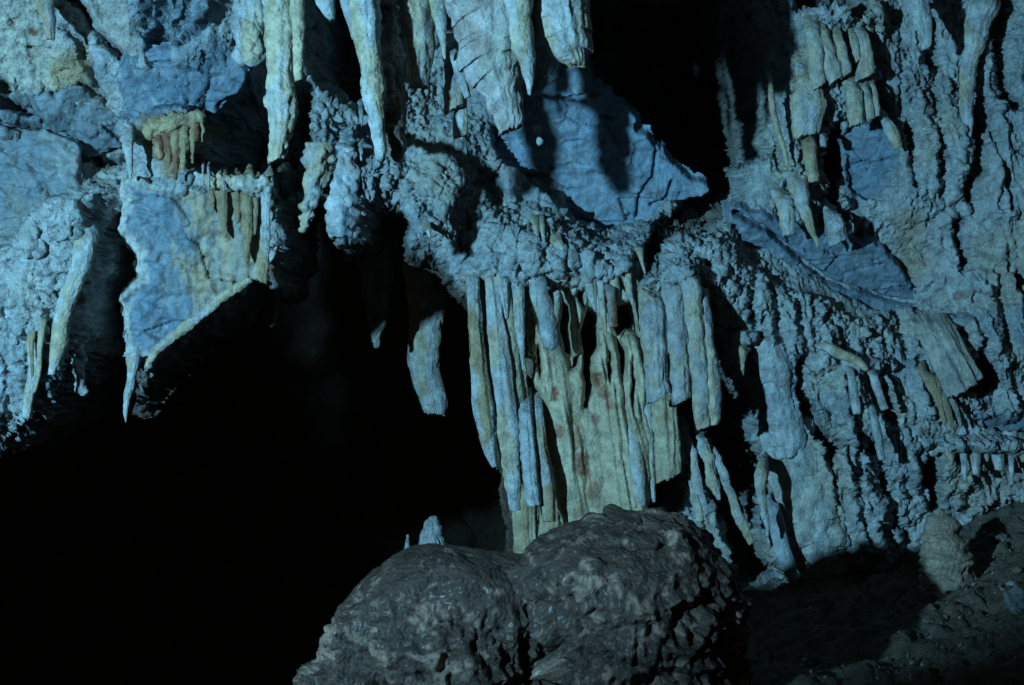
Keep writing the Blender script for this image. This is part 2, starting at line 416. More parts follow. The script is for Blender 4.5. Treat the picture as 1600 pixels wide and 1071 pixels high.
BULGE = [(372, 284, 62, 13, .14), (275, 186, 52, 13, .14), (1305, 32, 62, 24, .24), (1350, 122, 28, 9, .16), (1262, 95, 40, 25, .14), (1248, 285, 42, 20, .16), (1462, 505, 42, 14, .10), (1372, 572, 28, 12, .14), (1334, 570, 18, 12, .12),
         (1536, 694, 95, 13, .18), (1540, 440, 30, 18, .10), (60, 505, 30, 20, .08), (200, 205, 16, 12, .10), (120, 545, 24, 14, .10), (208, 560, 18, 14, .10), (1262, 205, 22, 10, .08), (1305, 322, 22, 12, .12), (840, 340, 22, 10, .08), (1160, 530, 16, 12, .14),
         (1196, 715, 18, 14, .16), (1090, 665, 36, 14, .25), (515, 205, 28, 12, .12)]

def main_wall():
    global Y
    y = Y.astype(np.float64)
    smooth = np.zeros(len(y)); mineral = np.tile(PALE, (len(y), 1))
    tone = fbm(P3 * 1.7, 4, 11)
    mineral = mineral * (1 - 0.0) + 0
    k = sstep(0.0, 0.5, tone)[:, None]; mineral = mineral * (1 - .45 * k) + CREAM * .45 * k
    k = sstep(0.05, 0.55, fbm(P3 * 2.1 + 30, 4, 21))[:, None]; mineral = mineral * (1 - .5 * k) + (BLUE * .6 + PALE * .4) * .5 * k
    for poly, mn, am in SMOOTH:
        m, _ = region(poly, 0.05)
        smooth = np.maximum(smooth, m * am)
        mineral = mineral * (1 - m[:, None]) + mn * m[:, None]
    for poly, pr in SLABS_UNDER:
        m, _ = region(poly, 0.022, .8)
        y += 0.075 * pr * m
        smooth = np.maximum(smooth, m)
    for px, py, r, a in STAIN:
        c = w2([(px, py)])[0]
        d = np.hypot(GX - c[0], GZ - c[1]) + jit * .8
        m = a * sstep(r / 250, r / 400, d)[:, None]
        mineral = mineral * (1 - m) + RUST * m
    # big relief
    lumps = fbm(P3 * np.array([2.6, 2.6, 2.0]), 4, 3)
    y += -0.10 * lumps * (1 - .55 * smooth)
    sheared = P3.copy(); sheared[:, 0] += 0.28 * (P3[:, 2] - 1.5) * sstep(0.3, 2.0, P3[:, 0]) + .05 * fbm(P3 * 3, 2, 77)
    flute = ridged(sheared * np.array([7.5, 5.0, 1.3]), 3, 9)
    fl_amt = np.clip(.35 + 1.3 * perlin(P3 * 1.3, 15) + .6 * sstep(2.3, 1.2, GZ), 0, 1.2)
    y += -0.050 * (flute - 1) * fl_amt * (1 - .5 * smooth)
    for poly, w, hh in RIDGE:
        d = up(seg_dist(CP, w2(poly), False)) + jit * .9
        w = w * np.clip(.8 + 1.2 * perlin(P3 * 3.3, 57), .3, 1.5)
        g = np.exp(-(d / w) ** 4)
        y -= .52 * hh * np.sqrt(np.maximum(g, 0)) * g
        smooth = np.maximum(smooth, .45 * g)
    for px, py, rx, ry, hh in BULGE:
        c = at(px, py, depth_at(px, py))
        d = np.hypot((GX - c[0]) / (rx / 250), (GZ - c[2]) / (ry / 250)) + jit * 3
        y -= hh * sstep(1.35, .5, d)
    for poly, w, dp in GROOVE:
        d = up(seg_dist(CP, w2(poly), False)) + jit * .35
        y += dp * np.exp(-(d / w) ** 2)
    rec_shade = np.zeros(len(y))
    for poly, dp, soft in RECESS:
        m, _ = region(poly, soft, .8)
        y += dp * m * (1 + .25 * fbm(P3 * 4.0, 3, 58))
        rec_shade = np.maximum(rec_shade, m)
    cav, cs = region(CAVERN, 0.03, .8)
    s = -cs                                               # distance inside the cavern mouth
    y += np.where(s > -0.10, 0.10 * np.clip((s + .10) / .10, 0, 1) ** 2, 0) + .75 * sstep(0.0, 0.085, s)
    # fine relief along the normal
    Yg = y.reshape(len(gz), len(gx))
    def blur(a, n):
        for _ in range(n):
            a = (a + np.roll(a, 1, 0) + np.roll(a, -1, 0)) / 3
            a = (a + np.roll(a, 1, 1) + np.roll(a, -1, 1)) / 3
        return a
    Yb = blur(Yg, 4)
    dz, dx = np.gradient(Yb, STEP)
    nrm = np.stack([dx.ravel(), -np.ones(len(y)), dz.ravel()], 1)
    nrm /= np.linalg.norm(nrm, axis=1)[:, None]
    pos = np.c_[GX, y, GZ]
    q = pos.astype(np.float32)
    q2 = q + 0.012 * np.stack([perlin(q * 30, 1), perlin(q * 30, 2), perlin(q * 30, 3)], 1)
    rough = 1 - smooth
    k1 = knobs(q2 * 9.5, 31, .3, .85)
    k2 = knobs(q2 * 24.0, 32, .3, .8)
    k3 = fbm(q * 42, 3, 33)
    patch = np.clip(.75 + 1.7 * perlin(q * 2.3, 41) - .25 * sstep(.6, 1.4, q[:, 0]), 0.08, 1.25)
    k4 = knobs(q2 * 52.0, 34, .25, .75)
    lean = q2.copy(); lean[:, 0] += .22 * (q2[:, 2] - 1.5) * sstep(0, 1.5, q2[:, 0])
    st1 = ridged(lean * np.array([17, 12, 3.2], np.float32), 3, 35) - 1
    st2 = ridged(lean * np.array([42, 30, 9], np.float32), 2, 36) - 1
    streak = sstep(-.2, .3, perlin(q * 1.9 + 4, 42) + .3 * sstep(.4, 2.2, q[:, 0]) - .25 * sstep(.25, .0, np.abs(q[:, 2] - 2.0)))
    slick = sstep(.02, .3, perlin(q * np.array([3.2, 3.2, 1.3], np.float32) + 9, 43)) * sstep(.2, .8, q[:, 0])
    sheet = sstep(-.9, -1.5, q[:, 0]) * sstep(2.05, 2.35, q[:, 2] + .12 * perlin(q * 3, 44))
    rough = rough * (1 - .75 * slick) * (1 - .7 * sheet)
    smooth = np.maximum(smooth, .8 * sheet)
    gran = fbm(q * np.array([75, 75, 60], np.float32), 2, 37)
    fc = facets(q2 * np.array([8, 8, 6.], np.float32) + .15 * k3[:, None], 38) + .45 * facets(q2 * np.array([21, 21, 13.], np.float32), 39)
    h = rough * patch * (1 - .75 * streak) * (0.028 * k1 + 0.036 * k2 + .018 * k4) + rough * (.014 * k3 + .009 * gran)
    h += rough * streak * (.046 * st1 + .022 * st2 + .004 * k2 + .006 * k4) + .020 * slick * st2 + (.020 + .018 * smooth * sstep(.2, -.6, q[:, 0])) * fc
    h += smooth * (0.006 * fbm(q * np.array([14, 14, 5]), 4, 61) + 0.003 * k3)
    h += 0.018 * fbm(q * 11, 3, 71) * (0.4 + .6 * rough)
    sc = cracks(q2 * 5.0 + .2 * k3[:, None], 81)
    h -= smooth * 0.012 * sstep(0.035, 0.0, sc) * sstep(-.1, .2, perlin(q * 1.7, 83))
    scr = np.abs(perlin((q @ np.array([[.8, 0, .6], [0, 1, 0], [-.6, 0, .8]], np.float32)) * np.array([16, 4, 2.2], np.float32), 85))
    scr2 = np.abs(perlin((q @ np.array([[.7, 0, -.7], [0, 1, 0], [.7, 0, .7]], np.float32)) * np.array([14, 4, 2.0], np.float32), 86))
    h -= smooth * 0.007 * (sstep(.05, 0, scr) + sstep(.045, 0, scr2)) * sstep(0, .3, perlin(q * 2.5, 87) + .15)
    pos = pos + nrm * h[:, None]
    # crust knobs keep a paler skin, bare pits between them a greyer one
    spots = sstep(.35, .6, fbm(q * 8, 3, 91) + .3 * patch - .2)[:, None]
    mineral = mineral * (1 - .25 * spots * rough[:, None]) + GREY * .25 * spots * rough[:, None]
    # scratch lines are chalky
    pal = (smooth * .6 * (sstep(.02, 0, scr) + sstep(.02, 0, scr2)) * sstep(.1, .4, perlin(q * 3.1, 88) + .1))[:, None]
    mineral = mineral * (1 - pal) + PALE * pal
    mineral = mineral * (1 - .8 * rec_shade[:, None] * sstep(.2, .9, rec_shade)[:, None]) + (BROWN * 1.2) * .8 * (rec_shade * sstep(.2, .9, rec_shade))[:, None]  # shade of the recesses painted into the colour as dark brown
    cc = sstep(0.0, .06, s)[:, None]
    mineral = mineral * (1 - cc) + BROWN * cc  # inside of the cavern mouth darkened in colour for its shade
    nx, nz = len(gx), len(gz)
    ii = np.arange(nx * nz).reshape(nz, nx)
    Q = np.stack([ii[:-1, :-1], ii[:-1, 1:], ii[1:, 1:], ii[1:, :-1]], -1).reshape(-1, 4)
    keep = ~((s > 0.10)[Q].all(1))
    Q = Q[keep]
    used = np.zeros(len(pos), bool); used[Q.ravel()] = True
    idx = np.cumsum(used) - 1
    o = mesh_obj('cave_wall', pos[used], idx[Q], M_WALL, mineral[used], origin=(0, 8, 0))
    o['kind'] = 'structure'
    o['label'] = 'crusted cave wall with a black cavern mouth at lower left'
    return o

# ------------------------------------------------------------------ dripstone builder
def spline(S, n):
    S = np.asarray(S, float)
    d = np.r_[0, np.cumsum(np.linalg.norm(np.diff(S[:, :3], axis=0), axis=1))]
    t = np.linspace(0, d[-1], n)
    out = np.empty((n, S.shape[1]))
    for c in range(S.shape[1]):
        m = np.gradient(S[:, c], d) if len(S) > 2 else np.full(len(S), (S[-1, c] - S[0, c]) / d[-1])
        k = np.clip(np.searchsorted(d, t, 'right') - 1, 0, len(S) - 2)
        h = d[k + 1] - d[k]; u = (t - d[k]) / h
        out[:, c] = ((2 * u ** 3 - 3 * u ** 2 + 1) * S[k, c] + (u ** 3 - 2 * u ** 2 + u) * h * m[k]
                     + (-2 * u ** 3 + 3 * u ** 2) * S[k + 1, c] + (u ** 3 - u ** 2) * h * m[k + 1])
    return out, d[-1]

_seed = [100]
def drip(name, st, d=None, hue='pale', end='point', flat=1.0, flute=.12, nfl=7, rough=.05, pop=0.0, popf=26., cut=0.0, mat=None,
         hue2=None, rust=0.0, res=.0100, parent=None, off=0.35, rings=.02, root=True, wobk=1.0):
    """a hanging or standing piece of dripstone. st: (px, py, width px[, depth]) from root to tip"""
    _seed[0] += 7
    sd = _seed[0]
    S = []
    if root and st[0][1] > -20 and len(st[0]) == 3:
        t0, t1 = st[0], st[1]
        wd = depth_at(t0[0], t0[1])
        d0 = d if d is not None else wd
        g = max(t0[2] * .55, 9)
        st = [(t0[0] - .3 * (t1[0] - t0[0]), t0[1] - g, t0[2] * 1.25, max(wd, d0) + .30), (t0[0], t0[1] + .1 * g, t0[2] * 1.08, d0 * .6 + max(d0, wd) * .4)] + [
            (t0[0] * .6 + t1[0] * .4, t0[1] * .6 + t1[1] * .4, t0[2] * .6 + t1[2] * .4, d0 * .92 + max(d0, wd) * .08)] + list(st[1:])
    for t in st:
        dd = t[3] if len(t) > 3 else (d if d is not None else depth_at(t[0], t[1]) - off * t[2] / 2 / 250)
        c = at(t[0], t[1], dd)
        S.append((c[0], c[1], c[2], max(t[2], 1.0) / 2 / F * dd))
    L0 = np.linalg.norm(np.diff(np.array(S)[:, :3], axis=0), axis=1).sum()
    nv = int(np.clip(L0 / res, 8, 260))
    C, L = spline(S, nv)
    rmax = max(s[3] for s in S)
    nu = int(np.clip(2 * PI * rmax / res * 1.1, 10, 160))
    wv = np.linspace(0, L, nv)
    wob = np.stack([wv * 5, wv * 0 + sd, wv * 0], 1)
    C[:, 0] += wobk * (.16 * rmax * perlin(wob, sd)) + wobk * .08 * rmax * perlin(wob * 3, sd + 2)
    C[:, 3] *= 1 + wobk * (.25 * perlin(wob * 1.1 + 9, sd + 1) + .07 * perlin(wob * 3, sd + 3))
    C[:, 3] = np.maximum(C[:, 3], 0.0025)
    if end == 'round' or end == 'point':
        rt = C[-1, 3]; dist = np.linalg.norm(C[:, :3] - C[-1, :3], axis=1)
        k = np.clip(1 - dist / max(rt * 1.2, .006), 0, 1)
        C[:, 3] *= np.sqrt(np.maximum(1 - k * k, 0.02))
    th = np.linspace(0, 2 * PI, nu, endpoint=False)
    TH, _ = np.meshgrid(th, np.arange(nv))
    ux, uy = np.cos(TH), np.sin(TH)
    R = C[:, 3][:, None]
    vv = np.linspace(0, L, nv)[:, None]
    ang = np.stack([ux.ravel() * nfl * .35, uy.ravel() * nfl * .35, np.repeat(vv, nu, 1).ravel() * 1.3 + sd], 1)
    fl = (.75 * ridged(ang, 1, sd) + .35 * ridged(ang * 1.9 + 5, 1, sd + 20) * (.5 + perlin(ang * .7, sd + 21))).reshape(nv, nu) - .8
    axis = C[:, None, :3]
    tg = np.gradient(C[:, :3], axis=0)
    tg[:, 1] *= .25
    ln = np.hypot(tg[:, 0], tg[:, 2]) + 1e-9
    fx_, fz_ = (-tg[:, 2] / ln)[:, None], (tg[:, 0] / ln)[:, None]
    base = np.stack([axis[..., 0] + ux * R * fx_, axis[..., 1] + uy * R * flat, axis[..., 2] + ux * R * fz_], -1)
    b = base.reshape(-1, 3)
    rg = fbm(b * np.array([16, 16, 9.]), 4, sd + 1).reshape(nv, nu)
    rr = R * (1 + flute * fl + rings * .6 * perlin(np.stack([vv.repeat(nu, 1).ravel() * 14, ux.ravel() * .6, uy.ravel() * .6 + sd], 1), sd + 2).reshape(nv, nu))
    rr = rr + rough * .35 * rg * np.minimum(R * 6, .35)
    rr = rr + .10 * R * fbm(b * 7.0, 2, sd + 9).reshape(nv, nu)
    pt = sstep(.1, .45, perlin(b * np.array([34, 34, 26.]), sd + 14)) * sstep(-.1, .3, perlin(b * 6, sd + 15))
    rr = rr - .0065 * pt.reshape(nv, nu)
    rr = rr + .003 * perlin(b * 60, sd + 16).reshape(nv, nu)
    if pop > 0:
        kk = knobs(b * popf, sd + 3, .3, .8).reshape(nv, nu) * pop / popf
        kk *= np.clip(.6 + 1.6 * perlin(b * 5, sd + 4), 0, 1.2).reshape(nv, nu)
        rr = rr + kk
    V = np.stack([axis[..., 0] + ux * rr * fx_, axis[..., 1] + uy * rr * flat, axis[..., 2] + ux * rr * fz_], -1)
    if cut:
        k = np.exp(-((L - vv) / (rmax * 2.2)) ** 2)
        V[..., 2] += k * cut * (V[..., 0] - axis[..., 0])
    if end == 'broken':
        jag = perlin(np.stack([ux[-1] * 3, uy[-1] * 3, 0 * ux[-1] + sd], 1), sd + 5) * .5 + perlin(np.stack([ux[-1] * 9, uy[-1] * 9, 0 * ux[-1] + sd], 1), sd + 6) * .3
        V[-1, :, 2] += jag * rr[-1] * .5
        V[-2, :, 2] += jag * rr[-1] * .25
        last = V[-1]; cen = last.mean(0)
        extra = []
        for f_, up_ in ((.93, .04), (.82, .02), (.66, .10), (.45, .22), (.2, .32)):
            rgn = cen + (last - cen) * f_
            rgn[:, 2] += up_ * rr[-1].mean() + .12 * rr[-1].mean() * perlin(rgn * 40, sd + 8)
            extra.append(rgn)
        V = np.concatenate([V, np.array(extra)], 0)
    nvv = V.shape[0]
    ii = np.arange(nvv * nu).reshape(nvv, nu)
    ij = np.roll(ii, -1, 1)
    Q = np.stack([ii[:-1], ii[1:], ij[1:], ij[:-1]], -1).reshape(-1, 4)
    P = V.reshape(-1, 3)
    P = np.concatenate([P, P[:nu].mean(0)[None], P[-nu:].mean(0)[None]], 0)
    a, z = nvv * nu, nvv * nu + 1
    T = [(ii[0, j], ij[0, j], a) for j in range(nu)] + [(ij[-1, j], ii[-1, j], z) for j in range(nu)]
    h1 = HUE[hue] if isinstance(hue, str) else np.asarray(hue)
    h2 = h1 * .8 if hue2 is None else (HUE[hue2] if isinstance(hue2, str) else np.asarray(hue2))
    m = sstep(-.25, .45, fbm(P * np.array([9, 9, 3.]), 3, sd + 11))[:, None]
    colr = h1 * (1 - m) + h2 * m
    if rust:
        m = rust * sstep(.18, .40, fbm(P * np.array([7, 7, 5.]), 4, sd + 12))[:, None]
        colr = colr * (1 - m) + RUST * m
    # winding outward: ring direction is counter-clockwise seen from above, stations go down
    o = mesh_obj(name, P, Q, mat or M_DRIP, colr, origin=(S[0][0], S[0][1], S[0][2]) if S[-1][2] < S[0][2] else (S[0][0], S[0][1], S[0][2]), tris=T)
    if parent is not None:
        o.parent = parent
        o.location = np.array(o.location) - np.array(parent.location)
    return o

def stal(label, st, group=None, name='stalactite', cat='stalactite', **k):
    return tag(drip(name, st, **k), label, cat, group)

# ------------------------------------------------------------------ bare slabs
def slab(label, poly, thick=.12, hue=BLUE, hue2=None, lines=(), proud=.02, amp=.012, sd=1, blend=None):
    """poly: (px, py, depth); a plate of rock with its own edge"""
    P = np.array([at(*p) for p in poly])
    c = P.mean(0)
    _, _, vt = np.linalg.svd(P - c)
    n = vt[2] if vt[2][1] < 0 else -vt[2]
    u = np.cross([0, 0, 1.0], n); u /= np.linalg.norm(u)
    v = np.cross(n, u)
    p2 = np.c_[(P - c) @ u, (P - c) @ v]
    st = .0085
    lo, hi = p2.min(0) - .06, p2.max(0) + .06
    ax = np.arange(lo[0], hi[0], st); ay = np.arange(lo[1], hi[1], st)
    A, B = np.meshgrid(ax, ay)
    g = np.c_[A.ravel(), B.ravel()]
    W = c + g[:, :1] * u + g[:, 1:] * v
    s = seg_dist(g, p2, True) + .032 * fbm(W * 9, 4, sd) + .022 * perlin(W * 4, sd + 1)
    s -= .035
    h = proud - .055 + amp * fbm(W * np.array([5, 5, 5.]), 4, sd + 2)
    lay = fbm(np.c_[g * np.array([1.2, 5.5]), 0 * g[:, 0]] + sd, 3, sd + 3)
    h += .010 * np.floor(lay * 7) / 7 * 2
    h += .045 * facets(np.c_[g[:, 0] * 2.6 + .8 * g[:, 1], 0 * g[:, 0], g[:, 1] * 5.5] + sd, sd + 9) + .02 * facets(np.c_[g[:, 0] * 7, 0 * g[:, 0], g[:, 1] * 13 + 2 * g[:, 0]] + sd, sd + 19)
    h += .006 * fbm(W * 22, 3, sd + 17)
    h -= thick * sstep(0, .022, s)
    for ln in lines:
        pts = np.array([at(*p) for p in ln[0]])
        l2 = np.c_[(pts - c) @ u, (pts - c) @ v]
        dd = seg_dist(g, l2, False) + .006 * perlin(W * 25, sd + 5)
        h -= ln[2] * np.exp(-(dd / ln[1]) ** 2)
    sc = np.abs(perlin(np.c_[(g[:, 0] * .8 + g[:, 1] * .6) * 9, (g[:, 1] * .8 - g[:, 0] * .6) * 1.6, 0 * g[:, 0]], sd + 6))
    mk = sstep(.03, 0, sc) * sstep(0, .3, perlin(W * 2.2, sd + 7))
    h -= .004 * mk
    pos = W + n * h[:, None]
    h2 = hue * .7 if hue2 is None else hue2
    m = sstep(-.2, .5, fbm(W * np.array([3, 3, 5.]), 4, sd + 8))[:, None]
    colr = hue * (1 - m) + h2 * m
    if blend:
        px_ = W[:, 0] / W[:, 1] * F + 800 + 70 * fbm(W * np.array([5, 5, 2.5]), 5, sd + 10, .6)
        m = .9 * sstep(blend[0], blend[1], px_)[:, None] * (.75 + .5 * fbm(W * np.array([14, 14, 4.]), 3, sd + 18).clip(-.5, .5))[:, None]
        colr = colr * (1 - m) + blend[2] * m
        fr = sstep(.02, .06, -s + .03 * fbm(W * 14, 3, sd + 11))[:, None]
        colr = colr * fr + (PALE * .8 + OCHRE * .2) * (1 - fr)
        h = h + .02 * m[:, 0] * (ridged(W * np.array([16, 8, 3.]), 2, sd + 12) - 1) + .02 * (1 - fr[:, 0]) * knobs(W * 26, sd + 13)
        pos = W + n * h[:, None]
    mk = (mk * .45)[:, None]
    colr = colr * (1 - mk) + PALE * mk
    ii = np.arange(len(g)).reshape(len(ay), len(ax))
    Q = np.stack([ii[:-1, :-1], ii[:-1, 1:], ii[1:, 1:], ii[1:, :-1]], -1).reshape(-1, 4)
    Q = Q[(s < .04)[Q].all(1)]
    used = np.zeros(len(pos), bool); used[Q.ravel()] = True
    idx = np.cumsum(used) - 1
    o = mesh_obj('rock_slab', pos[used], idx[Q], M_SLAB, colr[used])
    return tag(o, label, 'rock slab')

S1 = [(765, 190), (805, 200), (850, 150), (900, 118), (960, 172), (1010, 228), (1060, 283), (1095, 298), (1045, 318), (1030, 340), (985, 350), (948, 362), (900, 345), (866, 310), (826, 285), (790, 258), (768, 228)]
S2 = [(1148, 340), (1205, 352), (1260, 372), (1330, 385), (1378, 402), (1404, 440), (1440, 478), (1380, 488), (1330, 502), (1300, 470), (1235, 455), (1195, 425), (1165, 395)]
S3 = [(205, 292), (262, 300), (330, 294), (424, 300), (420, 395), (388, 434), (350, 455), (300, 498), (240, 545), (206, 548), (200, 470), (226, 440), (222, 395), (204, 350)]
S4 = [(205, 105), (262, 98), (325, 118), (345, 85), (376, 120), (335, 160), (318, 188), (270, 194), (215, 182), (198, 150)]
S5 = [(-60, 205), (60, 212), (112, 240), (105, 290), (60, 330), (20, 370), (-60, 390)]
S6 = [(1322, 208), (1362, 206), (1398, 232), (1402, 262), (1388, 296), (1352, 312), (1326, 290)]
S7 = [(70, 168), (125, 152), (190, 190), (178, 225), (132, 242), (95, 205)]
S8 = [(1528, 660), (1570, 645), (1640, 655), (1650, 690), (1600, 688), (1555, 680)]
SLABS_UNDER += [(p, 1) for p in (S2, S3, S4, S5, S6, S7, S8)] + [(S1, 2.6)]

RECESS.append(([(790, 455), (1015, 455), (1030, 600), (1040, 680), (1060, 780), (1010, 900), (830, 900), (800, 700)], .35, .06))
main_wall()

# ------------------------------------------------------------------ cavern behind, ceiling, floor
def sheet(name, P, nx, ny, mat, colr):
    ii = np.arange(nx * ny).reshape(ny, nx)
    Q = np.stack([ii[:-1, :-1], ii[:-1, 1:], ii[1:, 1:], ii[1:, :-1]], -1).reshape(-1, 4)
    o = mesh_obj(name, P, Q, mat, colr, origin=(0, P[:, 1].mean(), 0))
    o['kind'] = 'structure'
    return o

# inner chamber: a bowl of rough dark rock far behind the mouth
u_, v_ = np.meshgrid(np.linspace(-1, 1, 240), np.linspace(-.5, 1, 130))
u_, v_ = u_.ravel(), v_.ravel()
r_ = 1 + .10 * fbm(np.c_[u_ * 5, v_ * 5, 0 * u_], 5, 5) + .05 * ridged(np.c_[u_ * 14, v_ * 5, 0 * u_ + 4], 3, 6)
P = np.c_[-4.5 + 8.5 * np.sin(u_ * 1.75) * r_, 10.4 + 12.5 * np.cos(u_ * 1.75) * r_ * np.cos(v_ * 1.2), -1.5 + 7.5 * np.sin(v_ * 1.45) * r_]
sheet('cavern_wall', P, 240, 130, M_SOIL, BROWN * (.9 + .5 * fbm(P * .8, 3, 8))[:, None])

# ceiling above the frame, from which the foremost stalactites hang
cxs, cys = np.linspace(-4.6, 4.6, 160), np.linspace(4.6, 9.6, 90)
A, B = np.meshgrid(cxs, cys); A = A.ravel(); B = B.ravel()
zc = 4.0 + .10 * fbm(np.c_[A, B, 0 * A] * 1.4, 4, 14) - .06 * knobs(np.c_[A, B, 0 * A] * 3.5, 15)
P = np.c_[A, B, zc]
sheet('cave_ceiling', P[:, :], 160, 90, M_WALL, PALE * .8)

FL = [(1165, 935, 8.1), (1300, 905, 8.2), (1420, 862, 8.3), (1500, 815, 8.4), (1600, 752, 8.6), (1800, 660, 8.8), (1250, 1071, 5.9), (1450, 1071, 5.7), (1600, 1071, 5.5), (1600, 900, 7.1), (1450, 1000, 6.6), (1700, 980, 6.2)]
FP = [at(*f) for f in FL] + [np.array(p) for p in ((.3, 8.3, -1.0), (0, 5.6, -.5), (-2.0, 5.6, -1.9), (-2.2, 8, -3.0), (-4, 4, -2.2), (-.5, 3, -.6), (3, 3, -.1), (-4, 10.5, -3.4), (-.3, 9, -2.2), (1.5, 10.5, .0), (4, 10.5, .8))]
FP = np.array(FP)
_floor = TPS(FP[:, :2], FP[:, 2])
fx = np.r_[np.linspace(-5.5, .4, 120), np.linspace(.42, 3.9, 330), np.linspace(3.92, 5.2, 40)]
fy = np.r_[np.linspace(2.8, 5.0, 60), np.linspace(5.02, 9.2, 230), np.linspace(9.25, 11, 30)]
A, B = np.meshgrid(fx, fy); A = A.ravel(); B = B.ravel()
z0 = _floor(np.c_[A, B])
q = np.c_[A, B, z0].astype(np.float32)
z1 = z0 + .07 * fbm(q * 1.8, 4, 17) + .025 * fbm(q * 8, 4, 18) + .045 * knobs(q * 8, 19, .0, .6) + .018 * knobs(q * 24, 20, .1, .7) + .03 * facets(q * np.array([9, 9, 9.]), 24)
sc_ = sstep(.1, .5, fbm(q * 3, 4, 23))[:, None]
P = np.c_[A, B, z1]
sheet('cave_floor', P, len(fx), len(fy), M_SOIL, (BROWN * .95) * (1 - .5 * sc_) + GREY * .5 * .5 * sc_)
def floor_z(x, y):
    return float(_floor(np.array([[x, y]]))[0])

# ------------------------------------------------------------------ slabs
slab('large bare blue slab striped by shadows under the thick broken stalactite', [(x, y, 7.93 + (y - 120) / 240 * .36) for x, y in S1], hue=BLUE * 1.45, hue2=BLUE * 1.1 + GREY * .2,
     lines=[([(1025, 232, 8.15), (1020, 280, 8.2), (1000, 305, 8.2), (995, 345, 8.3)], .009, .07), ([(1050, 283, 8.2), (1040, 310, 8.25), (1018, 322, 8.25)], .009, .06),
            ([(940, 185, 8.05), (960, 190, 8.06)], .01, .03), ([(880, 225, 8.1), (905, 222, 8.1)], .008, .02)], sd=301)
slab('bare blue-grey slab with a long diagonal crack among pale crust', [(x, y, 7.93 + (y - 340) / 150 * .25) for x, y in S2], hue=BLUE * .9 + GREY * .1, hue2=BLUE * .7 + GREY * .2,
     lines=[([(1150, 335, 7.95), (1200, 362, 7.97), (1255, 410, 8.05), (1300, 447, 8.1), (1345, 458, 8.12), (1390, 474, 8.15), (1440, 478, 8.18)], .013, .12),
            ([(1260, 412, 8.05), (1300, 404, 8.05), (1370, 400, 8.03)], .006, .015), ([(1255, 412, 8.05), (1240, 432, 8.08), (1190, 440, 8.1)], .007, .02),
            ([(1318, 450, 8.1), (1322, 430, 8.1), (1380, 415, 8.05)], .006, .015)], sd=331)

def ds(p, o=0):
    return [(x, y, depth_at(x, y) + o) for x, y in p]
slab('tall scratched block, bright blue at its left and ochre at its right, over the cavern mouth', ds(S3, -.02), hue=BLUE, hue2=BLUE * .8 + PALE * .15, sd=361, thick=.3, proud=.05, amp=.03, blend=(258, 325, OCHRE * .95 + CREAM * .1))
slab('smooth blue panel above the yellow ledge, left of the dark alcove', ds(S4), hue=BLUE * .9, hue2=BLUE * .7 + GREY * .2, sd=371, thick=.06, proud=.03, amp=.02,
     lines=[([(296, 110, 7.1), (290, 150, 7.1), (288, 190, 7.1)], .006, .02), ([(330, 120, 7.1), (322, 150, 7.1), (316, 185, 7.1)], .008, .03)])
slab('cross-scratched greenish blue slab at the left edge', ds(S5), hue=BLUE * .7 + OCHRE * .12, hue2=BLUE * .55 + CREAM * .28, sd=381, thick=.06, proud=.03, amp=.02,
     lines=[([(20, 230, 6.9), (55, 262, 6.9)], .006, .015), ([(40, 300, 6.9), (95, 250, 6.9)], .006, .015), ([(0, 290, 6.9), (45, 330, 6.9)], .008, .02)])
slab('small cracked blue slab under the broken rows on the right crust', ds(S6), hue=BLUE, hue2=BLUE * .8 + GREY * .2, sd=391, thick=.06, proud=.02,
     lines=[([(1335, 235, 7.95), (1358, 275, 7.95)], .005, .02), ([(1358, 272, 7.95), (1370, 240, 7.95), (1378, 215, 7.95)], .004, .015)])
slab('dull grey-blue plate between the crack and the blue panel at upper left', ds(S7), hue=BLUE * .5 + GREY * .4, hue2=BLUE * .5 + GREY * .2, sd=401, thick=.06, proud=.03, amp=.02)
slab('small dark blue slab low at the far right edge', ds(S8), hue=BLUE * .75, hue2=BLUE * .5 + GREY * .2, sd=411, thick=.06, proud=.02)

# ------------------------------------------------------------------ stalactites hanging from the ceiling, in front
D0 = 6.15
stal('thick pale twin-fluted stalactite with a hollow broken tip', [(437, -250, 52), (437, -60, 46), (438, 0, 44), (438, 100, 47), (439, 170, 43), (436, 220, 34), (435, 252, 25)], d=5.75, end='broken', flute=.16, nfl=6, pop=.5, popf=30, hue='pale', hue2='cream', cut=.3)
stal('slim smooth stalactite fused to the right side of the twin-fluted one', [(466, -250, 26), (465, 0, 22), (466, 70, 20), (467, 127, 15)], d=5.7, end='broken', hue='cream', hue2='pale', cut=.2)
stal('rounded bulb stalactite left of the twin-fluted one', [(398, -190, 40), (398, 0, 38), (396, 50, 34), (393, 85, 30), (394, 104, 20)], d=D0 + .3, end='round', hue='pale', hue2='cream', pop=.8, rough=.1)
stal('short knobby stalactite at the left edge of the rounded bulb', [(376, -190, 26), (378, 20, 22), (378, 75, 16), (376, 104, 10)], d=D0 + .4, end='round', hue='pale', pop=1.0)
stal('long pale pillar stalactite tapering down to the crusted ledge', [(566, -190, 62), (569, 0, 50), (578, 100, 35), (585, 170, 27), (593, 220, 19), (597, 252, 12)], d=D0 - .25, end='round', hue='pale', hue2='cream', flute=.12, pop=.4)
stal('rough brown popcorn-covered stalactite beside the long pale pillar', [(604, -190, 30), (608, 60, 24), (616, 130, 33), (618, 190, 32), (618, 235, 28), (617, 256, 16)], d=D0 - .1, end='round', hue='grey', hue2='brown', pop=1.5, popf=24, rough=.2)
stal('broad smooth blunt stalactite with a rounded shoulder', [(640, -190, 70), (640, 0, 68), (648, 40, 64), (654, 75, 50), (655, 110, 40), (654, 136, 33)], d=D0 + .05, end='broken', hue='cream', hue2='grey', flute=.08)
